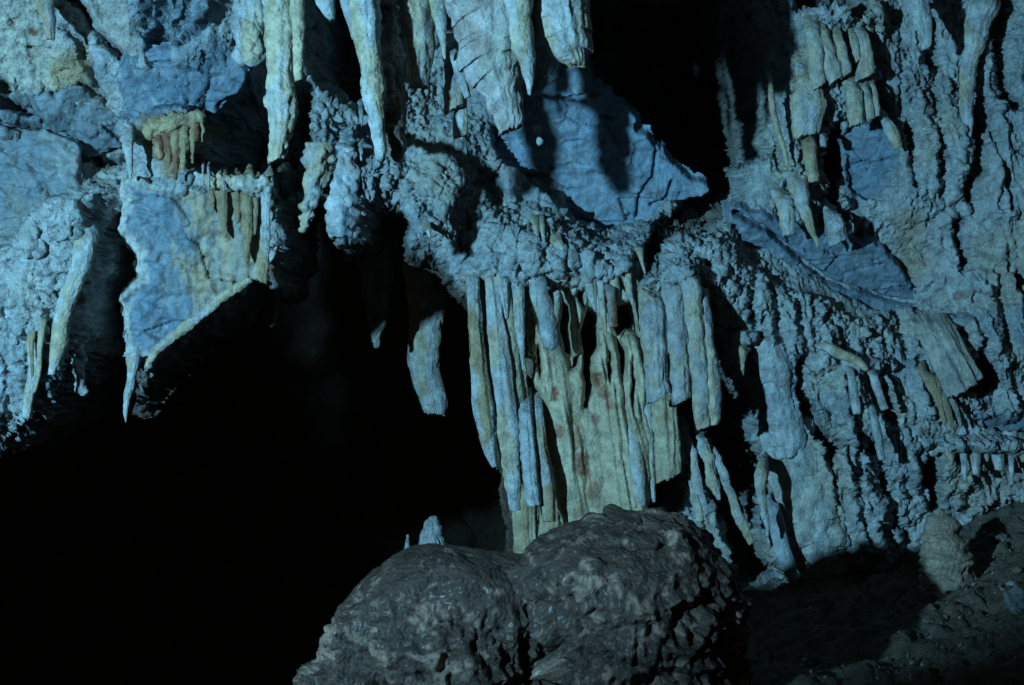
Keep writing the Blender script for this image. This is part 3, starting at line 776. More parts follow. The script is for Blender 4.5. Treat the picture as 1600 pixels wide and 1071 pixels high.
stal('narrow bluish stalactite behind the broad smooth blunt one', [(608, -190, 40), (610, 0, 36), (611, 60, 32), (612, 108, 20)], d=D0 + .15, end='broken', hue=PALE * .8 + BLUE * .3, flute=.12)
stal('thin pointed stalactite hanging between the blunt one and the great broken one', [(680, -190, 36), (683, 0, 28), (688, 40, 18), (693, 70, 11), (695, 94, 4)], d=D0, hue='pale', hue2='cream')
stal('small tilted spike pressed against the great broken stalactite', [(702, 64, 7), (712, 92, 16), (722, 128, 18), (731, 153, 10)], d=D0 + .1, hue='pale', end='broken')
stal('squared broken block of dripstone left of the great broken stalactite', [(706, 60, 26), (708, 115, 32), (710, 172, 33)], d=D0 + .25, hue='cream', hue2='grey', end='broken', flat=.6, nfl=4, cut=.4)
stal('lowest small squared dripstone block above the large blue slab', [(719, 130, 18), (721, 172, 21), (719, 214, 23)], d=D0 + .3, hue='pale', hue2='cream', end='broken', flat=.6, nfl=4, cut=.3)
stal('great broken stalactite, widest of all, purplish and cut off flat', [(762, -190, 160), (764, 0, 140), (772, 60, 112), (784, 120, 74), (793, 170, 48), (799, 203, 36)], d=D0 - .05, end='broken', hue=np.array([.34, .31, .31]), hue2=np.array([.35, .33, .30]), flute=.10, nfl=7, rust=.3, cut=.5, rough=.08)
stal('clean pointed spike on the right side of the great broken stalactite', [(806, -120, 60), (809, 0, 48), (814, 50, 42), (822, 100, 26), (828, 150, 4)], d=D0 - .2, hue='pale', hue2='cream', flute=.08)
stal('wide hollow stalactite stump with a dark arched underside', [(876, -190, 116), (875, 0, 92), (876, 25, 90), (882, 55, 78), (892, 80, 58), (902, 103, 26)], d=D0 - .05, end='broken', hue='pale', hue2='cream', flute=.10, nfl=8, cut=-.3)
stal('small white knob hanging free before the large blue slab', [(840, 196, 4), (841, 212, 6), (843, 222, 11), (842, 228, 7)], d=D0 + .2, hue=PALE * 1.15, end='round', pop=.8, root=False)
for lab, st in (('stub with torn edge at the top, right of the twin-fluted stalactite', [(508, -150, 40), (508, 0, 30), (515, 20, 22), (520, 32, 12)]),
                ('slim pointed stub at the top, left of the long pale pillar', [(545, -150, 30), (545, 10, 20), (550, 40, 12), (553, 62, 4)])):
    stal(lab, st, d=D0 + .5, hue='pale', end='broken')

# block of dripstone over the cavern mouth
stal('chunky pale crusted block hanging over the cavern mouth', [(543, 210, 20), (541, 250, 26), (539, 285, 40), (533, 330, 42), (534, 372, 32)], d=6.5, end='broken', hue='pale', hue2='blue', pop=.9, flat=.8, rust=.3, nfl=4)
stal('slender leaning drip left of the chunky hanging block', [(500, 225, 44), (494, 270, 36), (486, 312, 22), (478, 342, 11), (471, 364, 4)], d=7.3, hue='pale', hue2='cream', pop=1.2, rough=.2, root=False)
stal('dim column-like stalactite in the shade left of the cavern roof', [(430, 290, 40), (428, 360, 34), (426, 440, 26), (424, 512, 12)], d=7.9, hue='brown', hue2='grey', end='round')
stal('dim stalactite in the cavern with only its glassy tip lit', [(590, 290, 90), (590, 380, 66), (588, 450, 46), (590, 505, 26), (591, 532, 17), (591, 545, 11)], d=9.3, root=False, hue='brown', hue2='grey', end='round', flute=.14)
stal('pale broken pendant lit at its lower end inside the cavern', [(668, 330, 96), (668, 420, 76), (667, 490, 60), (664, 530, 54), (662, 565, 54), (669, 600, 50), (676, 628, 44), (679, 646, 34)], d=10.0, root=False, hue=PALE * 1.1, hue2='cream', end='broken', nfl=3, flute=.08, cut=-.2, wobk=.3)
stal('column shortened to its lit lower end, standing behind the left boulder', [(668, 1380, 120), (669, 1150, 74), (671, 960, 46), (672, 890, 40), (673, 840, 36), (674, 820, 26), (674, 808, 12)], d=9.6, root=False, name='stalagmite', cat='stalagmite', hue='pale', end='broken', flute=.2, nfl=6)  # a column, not a stalagmite; shadowed upper part left out of the shape
stal('thin column shortened to its lit lower end, left of the wider one behind the boulder', [(630, 1380, 60), (632, 1150, 34), (634, 960, 18), (635, 890, 13), (636, 850, 9), (637, 836, 4)], d=9.7, root=False, name='stalagmite', cat='stalagmite', hue='pale', end='broken')  # likewise a column, cut off where its shadow begins

# left hanging rock
stal('pale cracked stalactite on the right rim of the left rock mass', [(132, 385, 32), (127, 412, 30), (115, 445, 29), (103, 478, 28), (95, 515, 27), (82, 586, 17)], d=6.93, end='broken', hue='pale', hue2='cream', flute=.10, cut=.2)
stal('lowest short pale stalactite at the bottom of the left rock mass', [(54, 520, 26), (54, 575, 18), (46, 615, 17), (41, 654, 15)], d=6.93, end='broken', hue='pale', hue2='cream')
stal('thin curved drip joining the pale cracked stalactite to the lowest one', [(66, 500, 16), (62, 545, 9), (60, 590, 7), (52, 615, 5)], d=6.84, hue='cream')
stal('ochre drip left of the thin curved drip on the left rock mass', [(52, 505, 14), (50, 540, 8), (50, 590, 5)], d=6.84, hue='ochre')
stal('stubby brown stalactite at the top of the left rock, near a red stain', [(66, -60, 44), (70, 0, 30), (76, 30, 22), (78, 62, 12)], d=6.6, end='broken', hue='grey', hue2='ochre')
stal('tiny twisted drips lit in the shade below the left rock', [(118, 560, 24), (125, 590, 14), (128, 606, 9), (134, 618, 4)], d=7.25, hue='pale', pop=1.2)
stal('pale curved spike at the lowest point of the fringe ledge', [(208, 560, 22), (206, 596, 15), (199, 622, 11), (196, 661, 3)], d=7.15, hue='pale', hue2='cream')
stal('flared curtain edge with a wide foot at the right end of the ochre flutes', [(417, 280, 18), (414, 350, 15), (413, 390, 17), (408, 418, 26), (402, 438, 34)], d=7.1, end='broken', hue='pale', hue2='ochre', flat=.6)
# rim of pale flowstone along the lower edge of the left block
rim = drip('flowstone_ledge', [(392, 436, 9, 7.2), (350, 463, 13, 7.18), (310, 497, 14, 7.16), (270, 527, 13, 7.14), (245, 547, 14, 7.12), (230, 574, 7, 7.12)], hue='pale', hue2='cream', pop=.4, rough=.15, flute=.05, end='round')
tag(rim, 'thin pale flowstone edge curving along the bottom of the left rock', 'flowstone ledge')

for lab, st, hu, h2 in (('knobbly white crust lip along the top of the ochre curtain', [(296, 276, 14, 7.12), (335, 284, 24, 7.10), (380, 288, 26, 7.10), (428, 292, 20, 7.14)], 'pale', 'cream'),
                        ('knobbly yellow crust lip over the rusty drips', [(226, 212, 14, 6.98), (255, 196, 24, 6.96), (290, 186, 22, 6.96), (322, 180, 12, 7.0)], OCHRE * .8 + CREAM * .3, 'ochre')):
    tag(drip('crust_ledge', st, hue=hu, hue2=h2, pop=1.6, popf=34, rough=.3, flute=.05, end='round'), lab, 'crust ledge')

ORD = ['first', 'second', 'third', 'fourth', 'fifth', 'sixth', 'seventh', 'eighth', 'ninth', 'tenth', 'eleventh', 'twelfth']
def row(fmt, items, group, **k):
    for i, st in enumerate(items):
        stal(fmt.format(ORD[i]), st, group, **k)

row('short rusty ochre drip, {} from the left under the yellow ledge', [
    [(246, 205, 16), (248, 235, 10), (250, 252, 4)], [(260, 200, 18), (262, 235, 11), (263, 262, 4)], [(274, 196, 18), (275, 240, 12), (275, 282, 4)],
    [(288, 192, 16), (287, 232, 10), (286, 266, 3)], [(303, 188, 12), (302, 220, 7), (301, 256, 2)], [(316, 184, 9), (316, 205, 5), (316, 222, 2)]], 'ochre drips under the yellow ledge', d=6.95, hue='ochre', hue2='rust', pop=.6)
row('ochre fluted drip, {} from the left on the yellow curtain', [
    [(328, 290, 14), (331, 312, 11), (333, 332, 4)], [(345, 288, 24), (349, 330, 16), (352, 372, 5)], [(368, 288, 18), (369, 318, 13), (371, 350, 4)], [(384, 286, 24), (386, 345, 20), (386, 412, 6)],
    [(400, 286, 12), (400, 330, 9), (398, 368, 3)]], 'ochre flutes on the yellow curtain', d=7.17, hue=OCHRE * .85, hue2=OCHRE * .7, flat=.8, pop=.2)
row('tiny straw stalactite, {} from the left over the yellow curtain', [
    [(317, 262, 5), (317, 292, 4)], [(326, 264, 5), (326, 297, 4)], [(350, 280, 5), (350, 300, 3)]], 'tiny straws over the yellow curtain', d=7.0, hue='pale', res=.005)
stal('pale tooth drip in the notch left of the yellow ledge', [(199, 212, 22), (202, 240, 13), (204, 282, 4)], d=7.0, hue='pale', hue2='cream')
row('small white drip, {} from the left on the crust below the dark alcove', [
    [(506, 208, 10), (507, 238, 3)], [(520, 222, 7), (523, 245, 2)], [(537, 215, 10), (538, 244, 3)], [(564, 165, 9), (565, 203, 3)], [(564, 225, 9), (565, 252, 3)]], 'white drips below the dark alcove', d=7.3, hue='pale', res=.006)

# ------------------------------------------------------------------ centre flowstone curtain (one thing, folds as parts)
cur = bpy.data.objects.new('flowstone_curtain', None); col.objects.link(cur)
cur.location = at(900, 830, 7.9)
tag(cur, 'great cream and ochre flowstone curtain of hanging folds behind the right boulder', 'flowstone curtain')
bpy.context.view_layer.update()
def fold(st, **k):
    k.setdefault('wobk', .4); k.setdefault('rough', .02); k.setdefault('rings', .004); k.setdefault('flat', .8); k.setdefault('nfl', 5); k.setdefault('hue', 'cream'); k.setdefault('hue2', 'ochre'); k.setdefault('end', 'broken'); k.setdefault('flute', .24)
    return drip('fold', st, parent=cur, **k)
fold([(738, 440, 20), (742, 500, 22), (748, 580, 30), (757, 650, 34), (765, 700, 24), (773, 730, 8)], d=7.55, hue='pale', flat=1.0)
fold([(757, 450, 26), (764, 540, 26), (771, 640, 26), (776, 690, 14)], d=7.75, hue='grey', hue2='cream')
fold([(768, 440, 22), (778, 540, 34), (789, 640, 40), (797, 720, 34), (806, 798, 16)], d=7.6, hue='pale', hue2='cream')
fold([(786, 430, 20), (796, 520, 24), (806, 620, 26), (814, 700, 18), (820, 760, 6)], d=7.66, hue='cream', hue2='pale', end='point')
fold([(798, 440, 26), (806, 520, 26), (814, 600, 22), (820, 640, 12)], d=7.7)
fold([(818, 610, 22), (824, 700, 26), (835, 790, 22)], d=7.55, hue=PALE * .9 + BLUE * .2, hue2='pale', nfl=9, flute=.34)
fold([(838, 612, 14), (845, 700, 22), (855, 760, 26), (858, 815, 20)], d=7.6, hue='pale', nfl=9, flute=.34)
fold([(820, 770, 46), (822, 830, 44), (824, 890, 44)], d=8.05, hue='cream')
fold([(858, 770, 30), (860, 850, 40)], d=8.0, hue='cream')
def curtain_sheet():
    PL = [(800, 405, 7.86), (905, 400, 7.84), (1014, 410, 7.82), (1020, 520, 7.80), (1032, 620, 7.80), (1024, 700, 7.80), (1014, 782, 7.80), (1006, 830, 7.80), (960, 860, 7.80), (884, 870, 7.82), (870, 760, 7.82), (856, 680, 7.82), (842, 610, 7.82), (834, 560, 7.84), (812, 552, 7.86), (804, 480, 7.86)]
    HOLE = [[(882, 470), (890, 478), (894, 520), (890, 556), (880, 550), (876, 510)], [(918, 478), (932, 490), (934, 540), (926, 560), (924, 640), (916, 638), (910, 560), (908, 520)], [(896, 560), (906, 552), (902, 574), (894, 576)],
            [(966, 530), (974, 548), (978, 592), (970, 580), (964, 552)], [(958, 478), (990, 470), (998, 520), (984, 516), (968, 524), (960, 510)], [(838, 530), (846, 548), (850, 600), (838, 572)], [(846, 445), (856, 450), (852, 490), (842, 480)],
            [(1012, 560), (1018, 600), (1024, 650), (1014, 640)], [(948, 552), (954, 580), (950, 596), (944, 570)], [(905, 440), (914, 452), (910, 476), (902, 462)], [(984, 560), (990, 600), (994, 650), (986, 620)]]
    BEL = [([(850, 540), (874, 640), (900, 840)], .12, .10), ([(898, 600), (925, 700), (945, 850)], .10, .07), ([(938, 540), (955, 660), (975, 840)], .11, .09), ([(985, 540), (996, 660), (1008, 800)], .07, .08), ([(820, 430), (832, 540)], .05, .06), ([(866, 430), (872, 540)], .05, .05), ([(898, 430), (902, 560), (910, 680)], .045, .07), ([(945, 430), (952, 520)], .05, .05)]
    P = np.array([at(*p) for p in PL])
    y0 = P[:, 1].mean()
    st = .0065
    ax = np.arange(P[:, 0].min() - .05, P[:, 0].max() + .05, st); az = np.arange(P[:, 2].min() - .05, P[:, 2].max() + .05, st)
    A, B = np.meshgrid(ax, az); g = np.c_[A.ravel(), B.ravel()]
    W = np.c_[g[:, 0], np.full(len(g), y0), g[:, 1]]
    w1 = W + .03 * np.stack([perlin(W * 6, 901), perlin(W * 6, 902), 0 * W[:, 0]], 1)
    hz = lambda q: np.array([at(x, y, y0)[[0, 2]] for x, y in q])
    sd = seg_dist(w1[:, [0, 2]], P[:, [0, 2]], True)
    for hl in HOLE:
        sd = np.maximum(sd, -seg_dist(w1[:, [0, 2]], hz(hl), True))
    sd = sd + .010 * fbm(W * np.array([30, 30, 12.]), 2, 903)
    low = sstep(2.05, 1.75, g[:, 1])
    h = np.zeros(len(g))
    for ln, w, hh in BEL:
        d = seg_dist(w1[:, [0, 2]], hz(ln), False)
        h = np.maximum(h, hh * np.sqrt(np.maximum(1 - (d / w) ** 2, 0)))
    u = g[:, 0] + .15 * (g[:, 1] - 1.0) + .02 * fbm(W * np.array([5, 5, 2.]), 2, 904)
    r1 = np.abs(perlin(np.c_[u * 10, 0 * u, g[:, 1] * .9], 905)) * 2
    r2 = np.abs(perlin(np.c_[u * 24, 0 * u, g[:, 1] * 1.6 + 9], 906)) * 2
    ramt = sstep(-.25, .25, perlin(np.c_[u * 5, 0 * u, g[:, 1] * 1.1 + 3], 914))
    h += .050 * ramt * np.minimum(r1 * 1.6, 1) ** .7 + .014 * (.3 + ramt) * np.minimum(r2 * 1.6, 1) + .012 * fbm(W * np.array([9, 9, 4.]), 3, 907) + .003 * fbm(W * 45, 2, 908)
    edge = np.clip((sd + .035) / .035, 0, 1)
    h -= .05 * edge ** 2 + .16 * sstep(0, .012, sd)
    pos = np.c_[g[:, 0], y0 - h + .0, g[:, 1]]
    m = sstep(-.3, .5, fbm(W * np.array([8, 8, 2.2]), 3, 909))[:, None]
    colr = (CREAM * 1.15) * (1 - m) + (OCHRE * .4 + CREAM * .7) * m
    tp = sstep(1.55, 1.8, g[:, 1] + .1 * fbm(W * 6, 3, 910))[:, None]
    colr = colr * (1 - .7 * tp) + (PALE * .7 + CREAM * .3) * .7 * tp
    rs = np.zeros(len(g))
    for x, y, rx, ry, a in ((866, 612, 9, 11, 1), (932, 590, 9, 14, 1), (944, 612, 12, 12, .8), (950, 632, 10, 9, .6), (872, 672, 8, 13, .8), (900, 680, 9, 26, .8), (908, 720, 14, 22, .9), (926, 765, 12, 24, .7), (930, 655, 8, 12, .6), (895, 640, 6, 20, .4), (905, 800, 8, 24, .5)):
        c = at(x, y, y0)
        d = np.hypot((g[:, 0] - c[0]) / (rx / 255), (g[:, 1] - c[2]) / (ry / 255)) + .55 * fbm(W * 16, 3, 911)
        rs = np.maximum(rs, a * sstep(1.25, .55, d))
    rs = (rs * 1.0 * (.7 + .8 * sstep(-.2, .2, fbm(W * 40, 2, 912))).clip(0, 1))[:, None]
    colr = colr * (1 - rs) + np.array([.22, .075, .035]) * rs
    ii = np.arange(len(g)).reshape(len(az), len(ax))
    Q = np.stack([ii[:-1, :-1], ii[:-1, 1:], ii[1:, 1:], ii[1:, :-1]], -1).reshape(-1, 4)
    Q = Q[(sd < .018)[Q].all(1)]
    used = np.zeros(len(pos), bool); used[Q.ravel()] = True
    idx = np.cumsum(used) - 1
    o = mesh_obj('sheet', pos[used], idx[Q], M_DRIP, colr[used])
    o.parent = cur
    o.location = np.array(o.location) - np.array(cur.location)
curtain_sheet()
fold([(985, 640, 18), (994, 720, 24), (1004, 790, 12)], d=7.72, flute=.10, hue='pale', hue2='cream')
fold([(1004, 560, 16), (1010, 640, 18), (1016, 720, 16), (1022, 785, 6)], d=7.78, hue='pale', hue2='cream')
fold([(1035, 600, 44), (1040, 670, 44), (1044, 748, 42)], d=7.75, hue='cream', hue2='ochre', cut=.4, flat=.7)
for x, y0, y1, w in ((786, 425, 500, 24), (812, 425, 580, 22), (836, 420, 500, 20), (924, 425, 488, 22), (942, 440, 530, 15), (962, 430, 476, 18), (984, 435, 480, 16)):
    fold([(x - 4, y0, w), (x, (y0 + y1) / 2, w * .8), (x + 6, y1, w * .15)], d=7.62, hue='pale', hue2='cream', end='point', flat=1)
drip('knob', [(846, 440, 16), (852, 480, 25), (859, 525, 28), (862, 549, 22)], d=7.45, hue=PALE * .7 + BLUE * .4, hue2='grey', end='round', parent=cur)
drip('knob', [(954, 455, 15), (957, 490, 17), (959, 512, 15)], d=7.5, hue='grey', hue2='rust', end='broken', parent=cur)

# organ pipes right of it
row('grey organ-pipe stalactite, {} from the left of the bundle of four', [
    [(1018, 470, 40), (1022, 520, 44), (1026, 580, 42), (1030, 622, 38)], [(1052, 455, 34), (1058, 520, 36), (1064, 580, 34), (1068, 626, 30)],
    [(1078, 440, 34), (1086, 520, 36), (1096, 610, 34), (1100, 668, 30)], [(1096, 460, 24), (1106, 540, 26), (1113, 610, 27), (1114, 664, 24)]],
    'bundle of four grey organ pipes', d=7.45, hue=np.array([.29, .28, .29]), hue2='cream', end='broken', flute=.14, nfl=7, cut=.35, rough=.08)
row('ragged splintered curtain strip, {} from the left, behind the right boulder', [
    [(1070, 668, 12), (1082, 720, 18), (1092, 770, 14), (1104, 805, 6)], [(1092, 672, 14), (1106, 720, 20), (1118, 765, 14), (1124, 782, 4)], [(1106, 688, 12), (1128, 735, 16), (1146, 785, 14), (1160, 820, 16), (1176, 850, 10)],
    [(1080, 740, 12), (1086, 780, 14), (1094, 815, 12)]], 'splintered curtain strips behind the right boulder', d=7.85, hue='pale', hue2='cream', flat=.4, nfl=12, flute=.3, rough=.25, end='broken')
stal('little hooked stalactite alone in the dark gap right of the boulder', [(1196, 725, 26), (1188, 750, 20), (1192, 785, 15), (1199, 840, 4)], d=7.7, hue='pale', hue2='cream')
stal('leaning blue flowstone strip in the shade right of the dark gap', [(1208, 790, 18), (1218, 840, 26), (1232, 885, 24), (1242, 914, 12)], d=7.9, hue=PALE * .7 + BLUE * .4, flat=.6, nfl=10)
stal('broad wrinkled flowstone tongue reaching the dark floor', [(1232, 690, 70), (1252, 760, 92), (1274, 830, 96), (1290, 890, 84), (1294, 915, 60)], off=-.25, hue=PALE * .55 + CREAM * .4, hue2=PALE * .8 + BLUE * .2, flat=.45, rough=.25, flute=.10, end='broken', pop=.2)
stal('stout bluish column stub above the wrinkled flowstone tongue', [(1202, 540, 46), (1214, 600, 54), (1226, 660, 58), (1234, 712, 56)], off=.2, hue=PALE * .75 + BLUE * .3, hue2='pale', end='broken', flute=.08, flat=.7, rust=.2, rough=.12)
stal('small drip at the edge of the dark gap under pale crust', [(1160, 540, 22), (1158, 565, 13), (1161, 588, 4)], d=7.7, hue='cream')
# right wall
stal('fluted broken drapery block with a cleanly snapped lower end', [(1448, 490, 60, 7.95), (1464, 520, 62, 7.78), (1482, 555, 64, 7.70), (1497, 584, 64, 7.68), (1508, 606, 62, 7.68)], hue=PALE * .5 + CREAM * .4, hue2='grey', end='broken', nfl=7, flute=.30, flat=.7, cut=.15, wobk=.15, root=False)
row('brown splinter, {} from the left under the snapped drapery block', [
    [(1452, 590, 24), (1468, 630, 16), (1478, 665, 8)], [(1466, 600, 20), (1480, 640, 14), (1490, 680, 6)], [(1482, 606, 16), (1494, 640, 10), (1502, 668, 5)], [(1492, 600, 12), (1500, 618, 8), (1504, 630, 4)]],
    'splinters under the snapped drapery block', d=7.75, hue='grey', hue2='ochre', flat=.5, nfl=10, flute=.3)
stal('pair-forming pale tube near the top right, the longer one', [(1424, -80, 50), (1432, 0, 40), (1440, 35, 26), (1446, 78, 15)], d=7.5, hue='pale', end='broken')
stal('short pale tube beside the longer tube near the top right', [(1449, 15, 12), (1450, 45, 13), (1449, 76, 10)], d=7.45, hue='pale', end='round')
stal('long tapering flowstone drip down the far right crust', [(1536, 10, 44), (1524, 60, 38), (1512, 120, 28), (1510, 180, 20), (1516, 256, 4)], off=.7, hue='pale', hue2='cream', flat=.7)
stal('thin wavering drip at the left edge of the right crust', [(1202, 120, 10), (1206, 160, 11), (1214, 200, 10), (1225, 235, 8), (1232, 262, 3)], d=7.75, hue='cream')
row('snapped ochre stub, {} from the left in the upper broken row', [
    [(1266, 30, 22), (1272, 70, 26), (1280, 136, 20)], [(1280, 40, 22), (1294, 85, 26), (1306, 126, 26)], [(1306, 45, 14), (1316, 85, 18), (1322, 118, 18)], [(1330, 45, 14), (1336, 75, 14), (1342, 95, 8)], [(1344, 42, 16), (1352, 75, 20), (1352, 122, 30)]],
    'upper broken row of ochre stubs', d=7.68, hue=PALE * .5 + CREAM * .45, hue2='cream', rough=.12, end='broken', cut=.5, flat=.8)
row('snapped ochre stub, {} from the left in the lower broken row', [
    [(1332, 128, 26), (1336, 160, 30), (1338, 196, 30)], [(1350, 128, 14), (1356, 160, 14), (1360, 188, 12)], [(1362, 126, 10), (1368, 155, 11), (1371, 182, 10)]],
    'lower broken row of ochre stubs', d=7.68, hue=PALE * .5 + CREAM * .45, hue2='cream', rough=.12, end='broken', cut=.3)
stal('wide cream flowstone pad ending in a snapped edge on the right crust', [(1262, 110, 40), (1262, 150, 50), (1262, 190, 52), (1258, 212, 46)], d=7.72, hue='cream', hue2='pale', end='broken', cut=.5, flat=.5)
stal('ochre stub hanging under the wide cream pad', [(1262, 215, 26), (1266, 245, 24), (1272, 285, 16)], d=7.75, hue='ochre', hue2='cream', end='broken')
stal('stub with pale top right of the ochre one under the cream pad', [(1286, 210, 14), (1287, 230, 12)], d=7.7, hue='pale', end='broken')
stal('sharp cream spike pointing at the cracked slab', [(1244, 280, 34), (1256, 325, 22), (1268, 358, 14), (1280, 389, 3)], d=7.7, hue='cream', hue2='pale')
stal('squat chunk of crust right of the sharp cream spike', [(1296, 325, 24), (1304, 352, 30), (1310, 380, 30)], d=7.75, hue='pale', end='broken', pop=.6, cut=.3, flat=.7)
stal('pale ribbed stub left of the sharp cream spike', [(1222, 300, 30), (1228, 335, 26), (1232, 368, 24)], d=7.75, hue='pale', hue2='cream', end='broken', flat=.7)
stal('triangular pale stub right of the lower broken row', [(1380, 180, 14), (1392, 205, 22), (1404, 232, 14)], d=7.75, hue='pale', hue2='cream', end='broken')
row('thin snapped tube, {} from the left low on the right wall', [
    [(1328, 578, 14), (1334, 615, 15), (1340, 647, 14)], [(1362, 580, 14), (1372, 610, 15), (1383, 640, 14)], [(1364, 640, 12), (1371, 680, 14), (1378, 718, 13)]],
    'thin snapped tubes low on the right wall', d=7.7, hue='pale', end='broken')
stal('pale slanting tube lying along the crust below the cracked slab', [(1286, 540, 14), (1310, 552, 17), (1342, 566, 14), (1356, 580, 8)], d=7.75, hue='cream', hue2='pale', end='round')
row('small stub drip, {} from the left under the lowest ledge at right', [
    [(1484, 705, 18), (1486, 728, 8)], [(1506, 706, 12), (1508, 752, 6)], [(1524, 705, 20), (1526, 742, 11)], [(1541, 706, 10), (1542, 722, 4)], [(1558, 706, 22), (1561, 735, 14)], [(1580, 704, 12), (1581, 758, 5)], [(1598, 700, 18), (1600, 722, 7)]], 'stub drips under the lowest ledge', d=7.86, hue='pale', hue2='cream', end='broken')
stal('low horizontal ledge of pale flowstone at the far right', [(1450, 704, 12, 8.0), (1490, 696, 26, 7.95), (1550, 692, 34, 7.92), (1610, 700, 36, 7.88), (1680, 715, 36, 7.84)], name='flowstone_ledge', cat='flowstone ledge', hue='pale', hue2='grey', end='round', pop=1.1, rough=.3, flute=.2)
row('slim drip, {} from the left among the crust above the curtain', [
    [(836, 345, 12), (840, 380, 5)], [(846, 345, 10), (851, 385, 4)], [(868, 372, 22), (876, 392, 14), (884, 400, 6)], [(1000, 395, 10), (1008, 430, 3)], [(668, 355, 10), (672, 372, 3)]],
    'slim drips above the curtain', d=7.55, hue='cream', hue2='pale')

# ------------------------------------------------------------------ foreground boulders, stalagmite, stones
def boulder(label, rows, d, flat, sd, name='boulder', cat='boulder', hue=np.array([.050, .026, .019]), light=np.array([.29, .18, .14]), amp=.8, res=.0085, dripz=.35, lightamt=.7, ring=.0):
    """rows: (py, x left, x right) from the ground to the top"""
    S = []
    for py, xa, xb in rows:
        c = at((xa + xb) / 2, py, d)
        S.append((c[0], c[1], c[2], (xb - xa) / 2 / F * d))
    S = np.array(S)
    nv = int(np.abs(np.diff(S[:, 2])).sum() / res * 1.3)
    C, L = spline(S, nv)
    nu = int(2 * PI * S[:, 3].max() / res * .8)
    th = np.linspace(0, 2 * PI, nu, endpoint=False)
    ux, uy = np.cos(th)[None], np.sin(th)[None]
    R = np.maximum(C[:, 3], .004)[:, None]
    base = np.stack([C[:, :1] + ux * R, C[:, 1:2] + uy * R * flat, C[:, 2:3] + 0 * ux], -1)
    du = np.roll(base, -1, 1) - np.roll(base, 1, 1)
    dv = np.gradient(base, axis=0)
    n = np.cross(du, dv); n /= np.linalg.norm(n, axis=-1)[..., None] + 1e-9
    n = n.reshape(-1, 3)
    b = base.reshape(-1, 3)
    if (n * (b - C[:, :3].mean(0))).sum() < 0:
        n = -n
    ztop = S[:, 2].max()
    low = sstep(.10, .10 + dripz, ztop - b[:, 2])
    w = b + .03 * np.stack([perlin(b * 9, sd + 1), perlin(b * 9, sd + 2), perlin(b * 9, sd + 3)], 1)
    lump = fbm(w * 3.0, 3, sd)
    kn = knobs(w * np.array([7, 7, 10.]), sd + 4, .2, .8)
    kn2 = knobs(w * np.array([19, 19, 24.]), sd + 5, .2, .75)
    dr = ridged(w * np.array([13, 13, 3.5]), 3, sd + 6) - 1
    rg = perlin(np.stack([w[:, 2] * 26 + .5 * w[:, 0], w[:, 0] * 2, w[:, 1] * 2], 1), sd + 30)
    pit = sstep(.15, .45, fbm(w * np.array([8, 8, 6.]), 3, sd + 7))
    lump2 = fbm(b * 1.9, 2, sd + 21)
    band = ridged(np.c_[w[:, 0] * 2.5, w[:, 1] * 2.5, w[:, 2] * 9], 2, sd + 22) - 1
    fine = fbm(w * 28, 3, sd + 8)
    kn3 = knobs(b * np.array([10, 10, 15.]) + 4, sd + 24, .0, .62)
    patchy = sstep(-.15, .25, perlin(b * 3.0, sd + 25))
    h = amp * (.08 * lump2 + .04 * lump + .055 * kn * low * (.4 + .6 * patchy) + .070 * kn3 * patchy + .026 * kn2 * (.25 + low) * patchy + .055 * band * (.25 + .75 * low) + .05 * dr * low - .10 * pit * (.35 + .65 * low) * (.4 + .6 * patchy) + .007 * fine + .005 * knobs(w * 48, sd + 23))
    h = h + ring * rg
    P = b + n * h[:, None]
    m = lightamt * sstep(.0, .5, .8 * fbm(w * np.array([5, 5, 7.]), 5, sd + 9, .65) + .35 * kn + .9 * kn3 * patchy + .30 * low - .42 + .45 * fine)[:, None]  # pale patches by noise, plus lit knobs and lower faces painted lighter
    colr = hue * (1 - m) + light * m
    fine = sstep(.45, .6, fbm(b * 30, 2, sd + 10))[:, None]
    colr = colr * (1 - .3 * fine) + light * 1.3 * .3 * fine
    ii = np.arange(nv * nu).reshape(nv, nu); ij = np.roll(ii, -1, 1)
    Q = np.stack([ii[:-1], ij[:-1], ij[1:], ii[1:]], -1).reshape(-1, 4)
    P = np.concatenate([P, P[-nu:].mean(0)[None] + np.array([[0, 0, .003]])], 0)
    T = [(ii[-1, j], ij[-1, j], nv * nu) for j in range(nu)]
    colr = np.concatenate([colr, colr[-1:]], 0)
    o = mesh_obj(name, P, Q, M_BOULD, colr, origin=(S[0][0], S[0][1], S[0][2]), tris=T)
    return tag(o, label, cat)

boulder('left of the two big brown boulders, lower, with dripping knobs', [(1290, 420, 880), (1180, 430, 872), (1071, 472, 900), (1000, 503, 892), (950, 534, 884), (915, 558, 872), (895, 576, 858), (882, 594, 838), (872, 614, 806), (865, 640, 765), (861, 668, 720)], 5.8, .7, 701)
boulder('right of the two big brown boulders, taller and smoothly domed', [(1290, 820, 1215), (1180, 830, 1196), (1071, 868, 1172), (1000, 850, 1163), (940, 825, 1153), (905, 806, 1146), (880, 816, 1139), (858, 842, 1132), (835, 872, 1116), (816, 903, 1096), (802, 932, 1066), (793, 962, 1038), (790, 985, 1015)], 5.65, .8, 731, dripz=.55)
boulder('pale ringed stalagmite cone standing on the dark slope', [(985, 1425, 1560), (940, 1436, 1540), (905, 1442, 1528), (885, 1441, 1522), (872, 1444, 1524), (858, 1440, 1514), (848, 1443, 1514), (834, 1441, 1503), (824, 1445, 1500), (812, 1446, 1490), (803, 1451, 1482), (797, 1458, 1474), (795, 1463, 1470)], 7.4, .8, 761, name='stalagmite', cat='stalagmite', hue=np.array([.25, .185, .145]), light=np.array([.38, .30, .25]), amp=.3, res=.007, dripz=3, ring=.03)
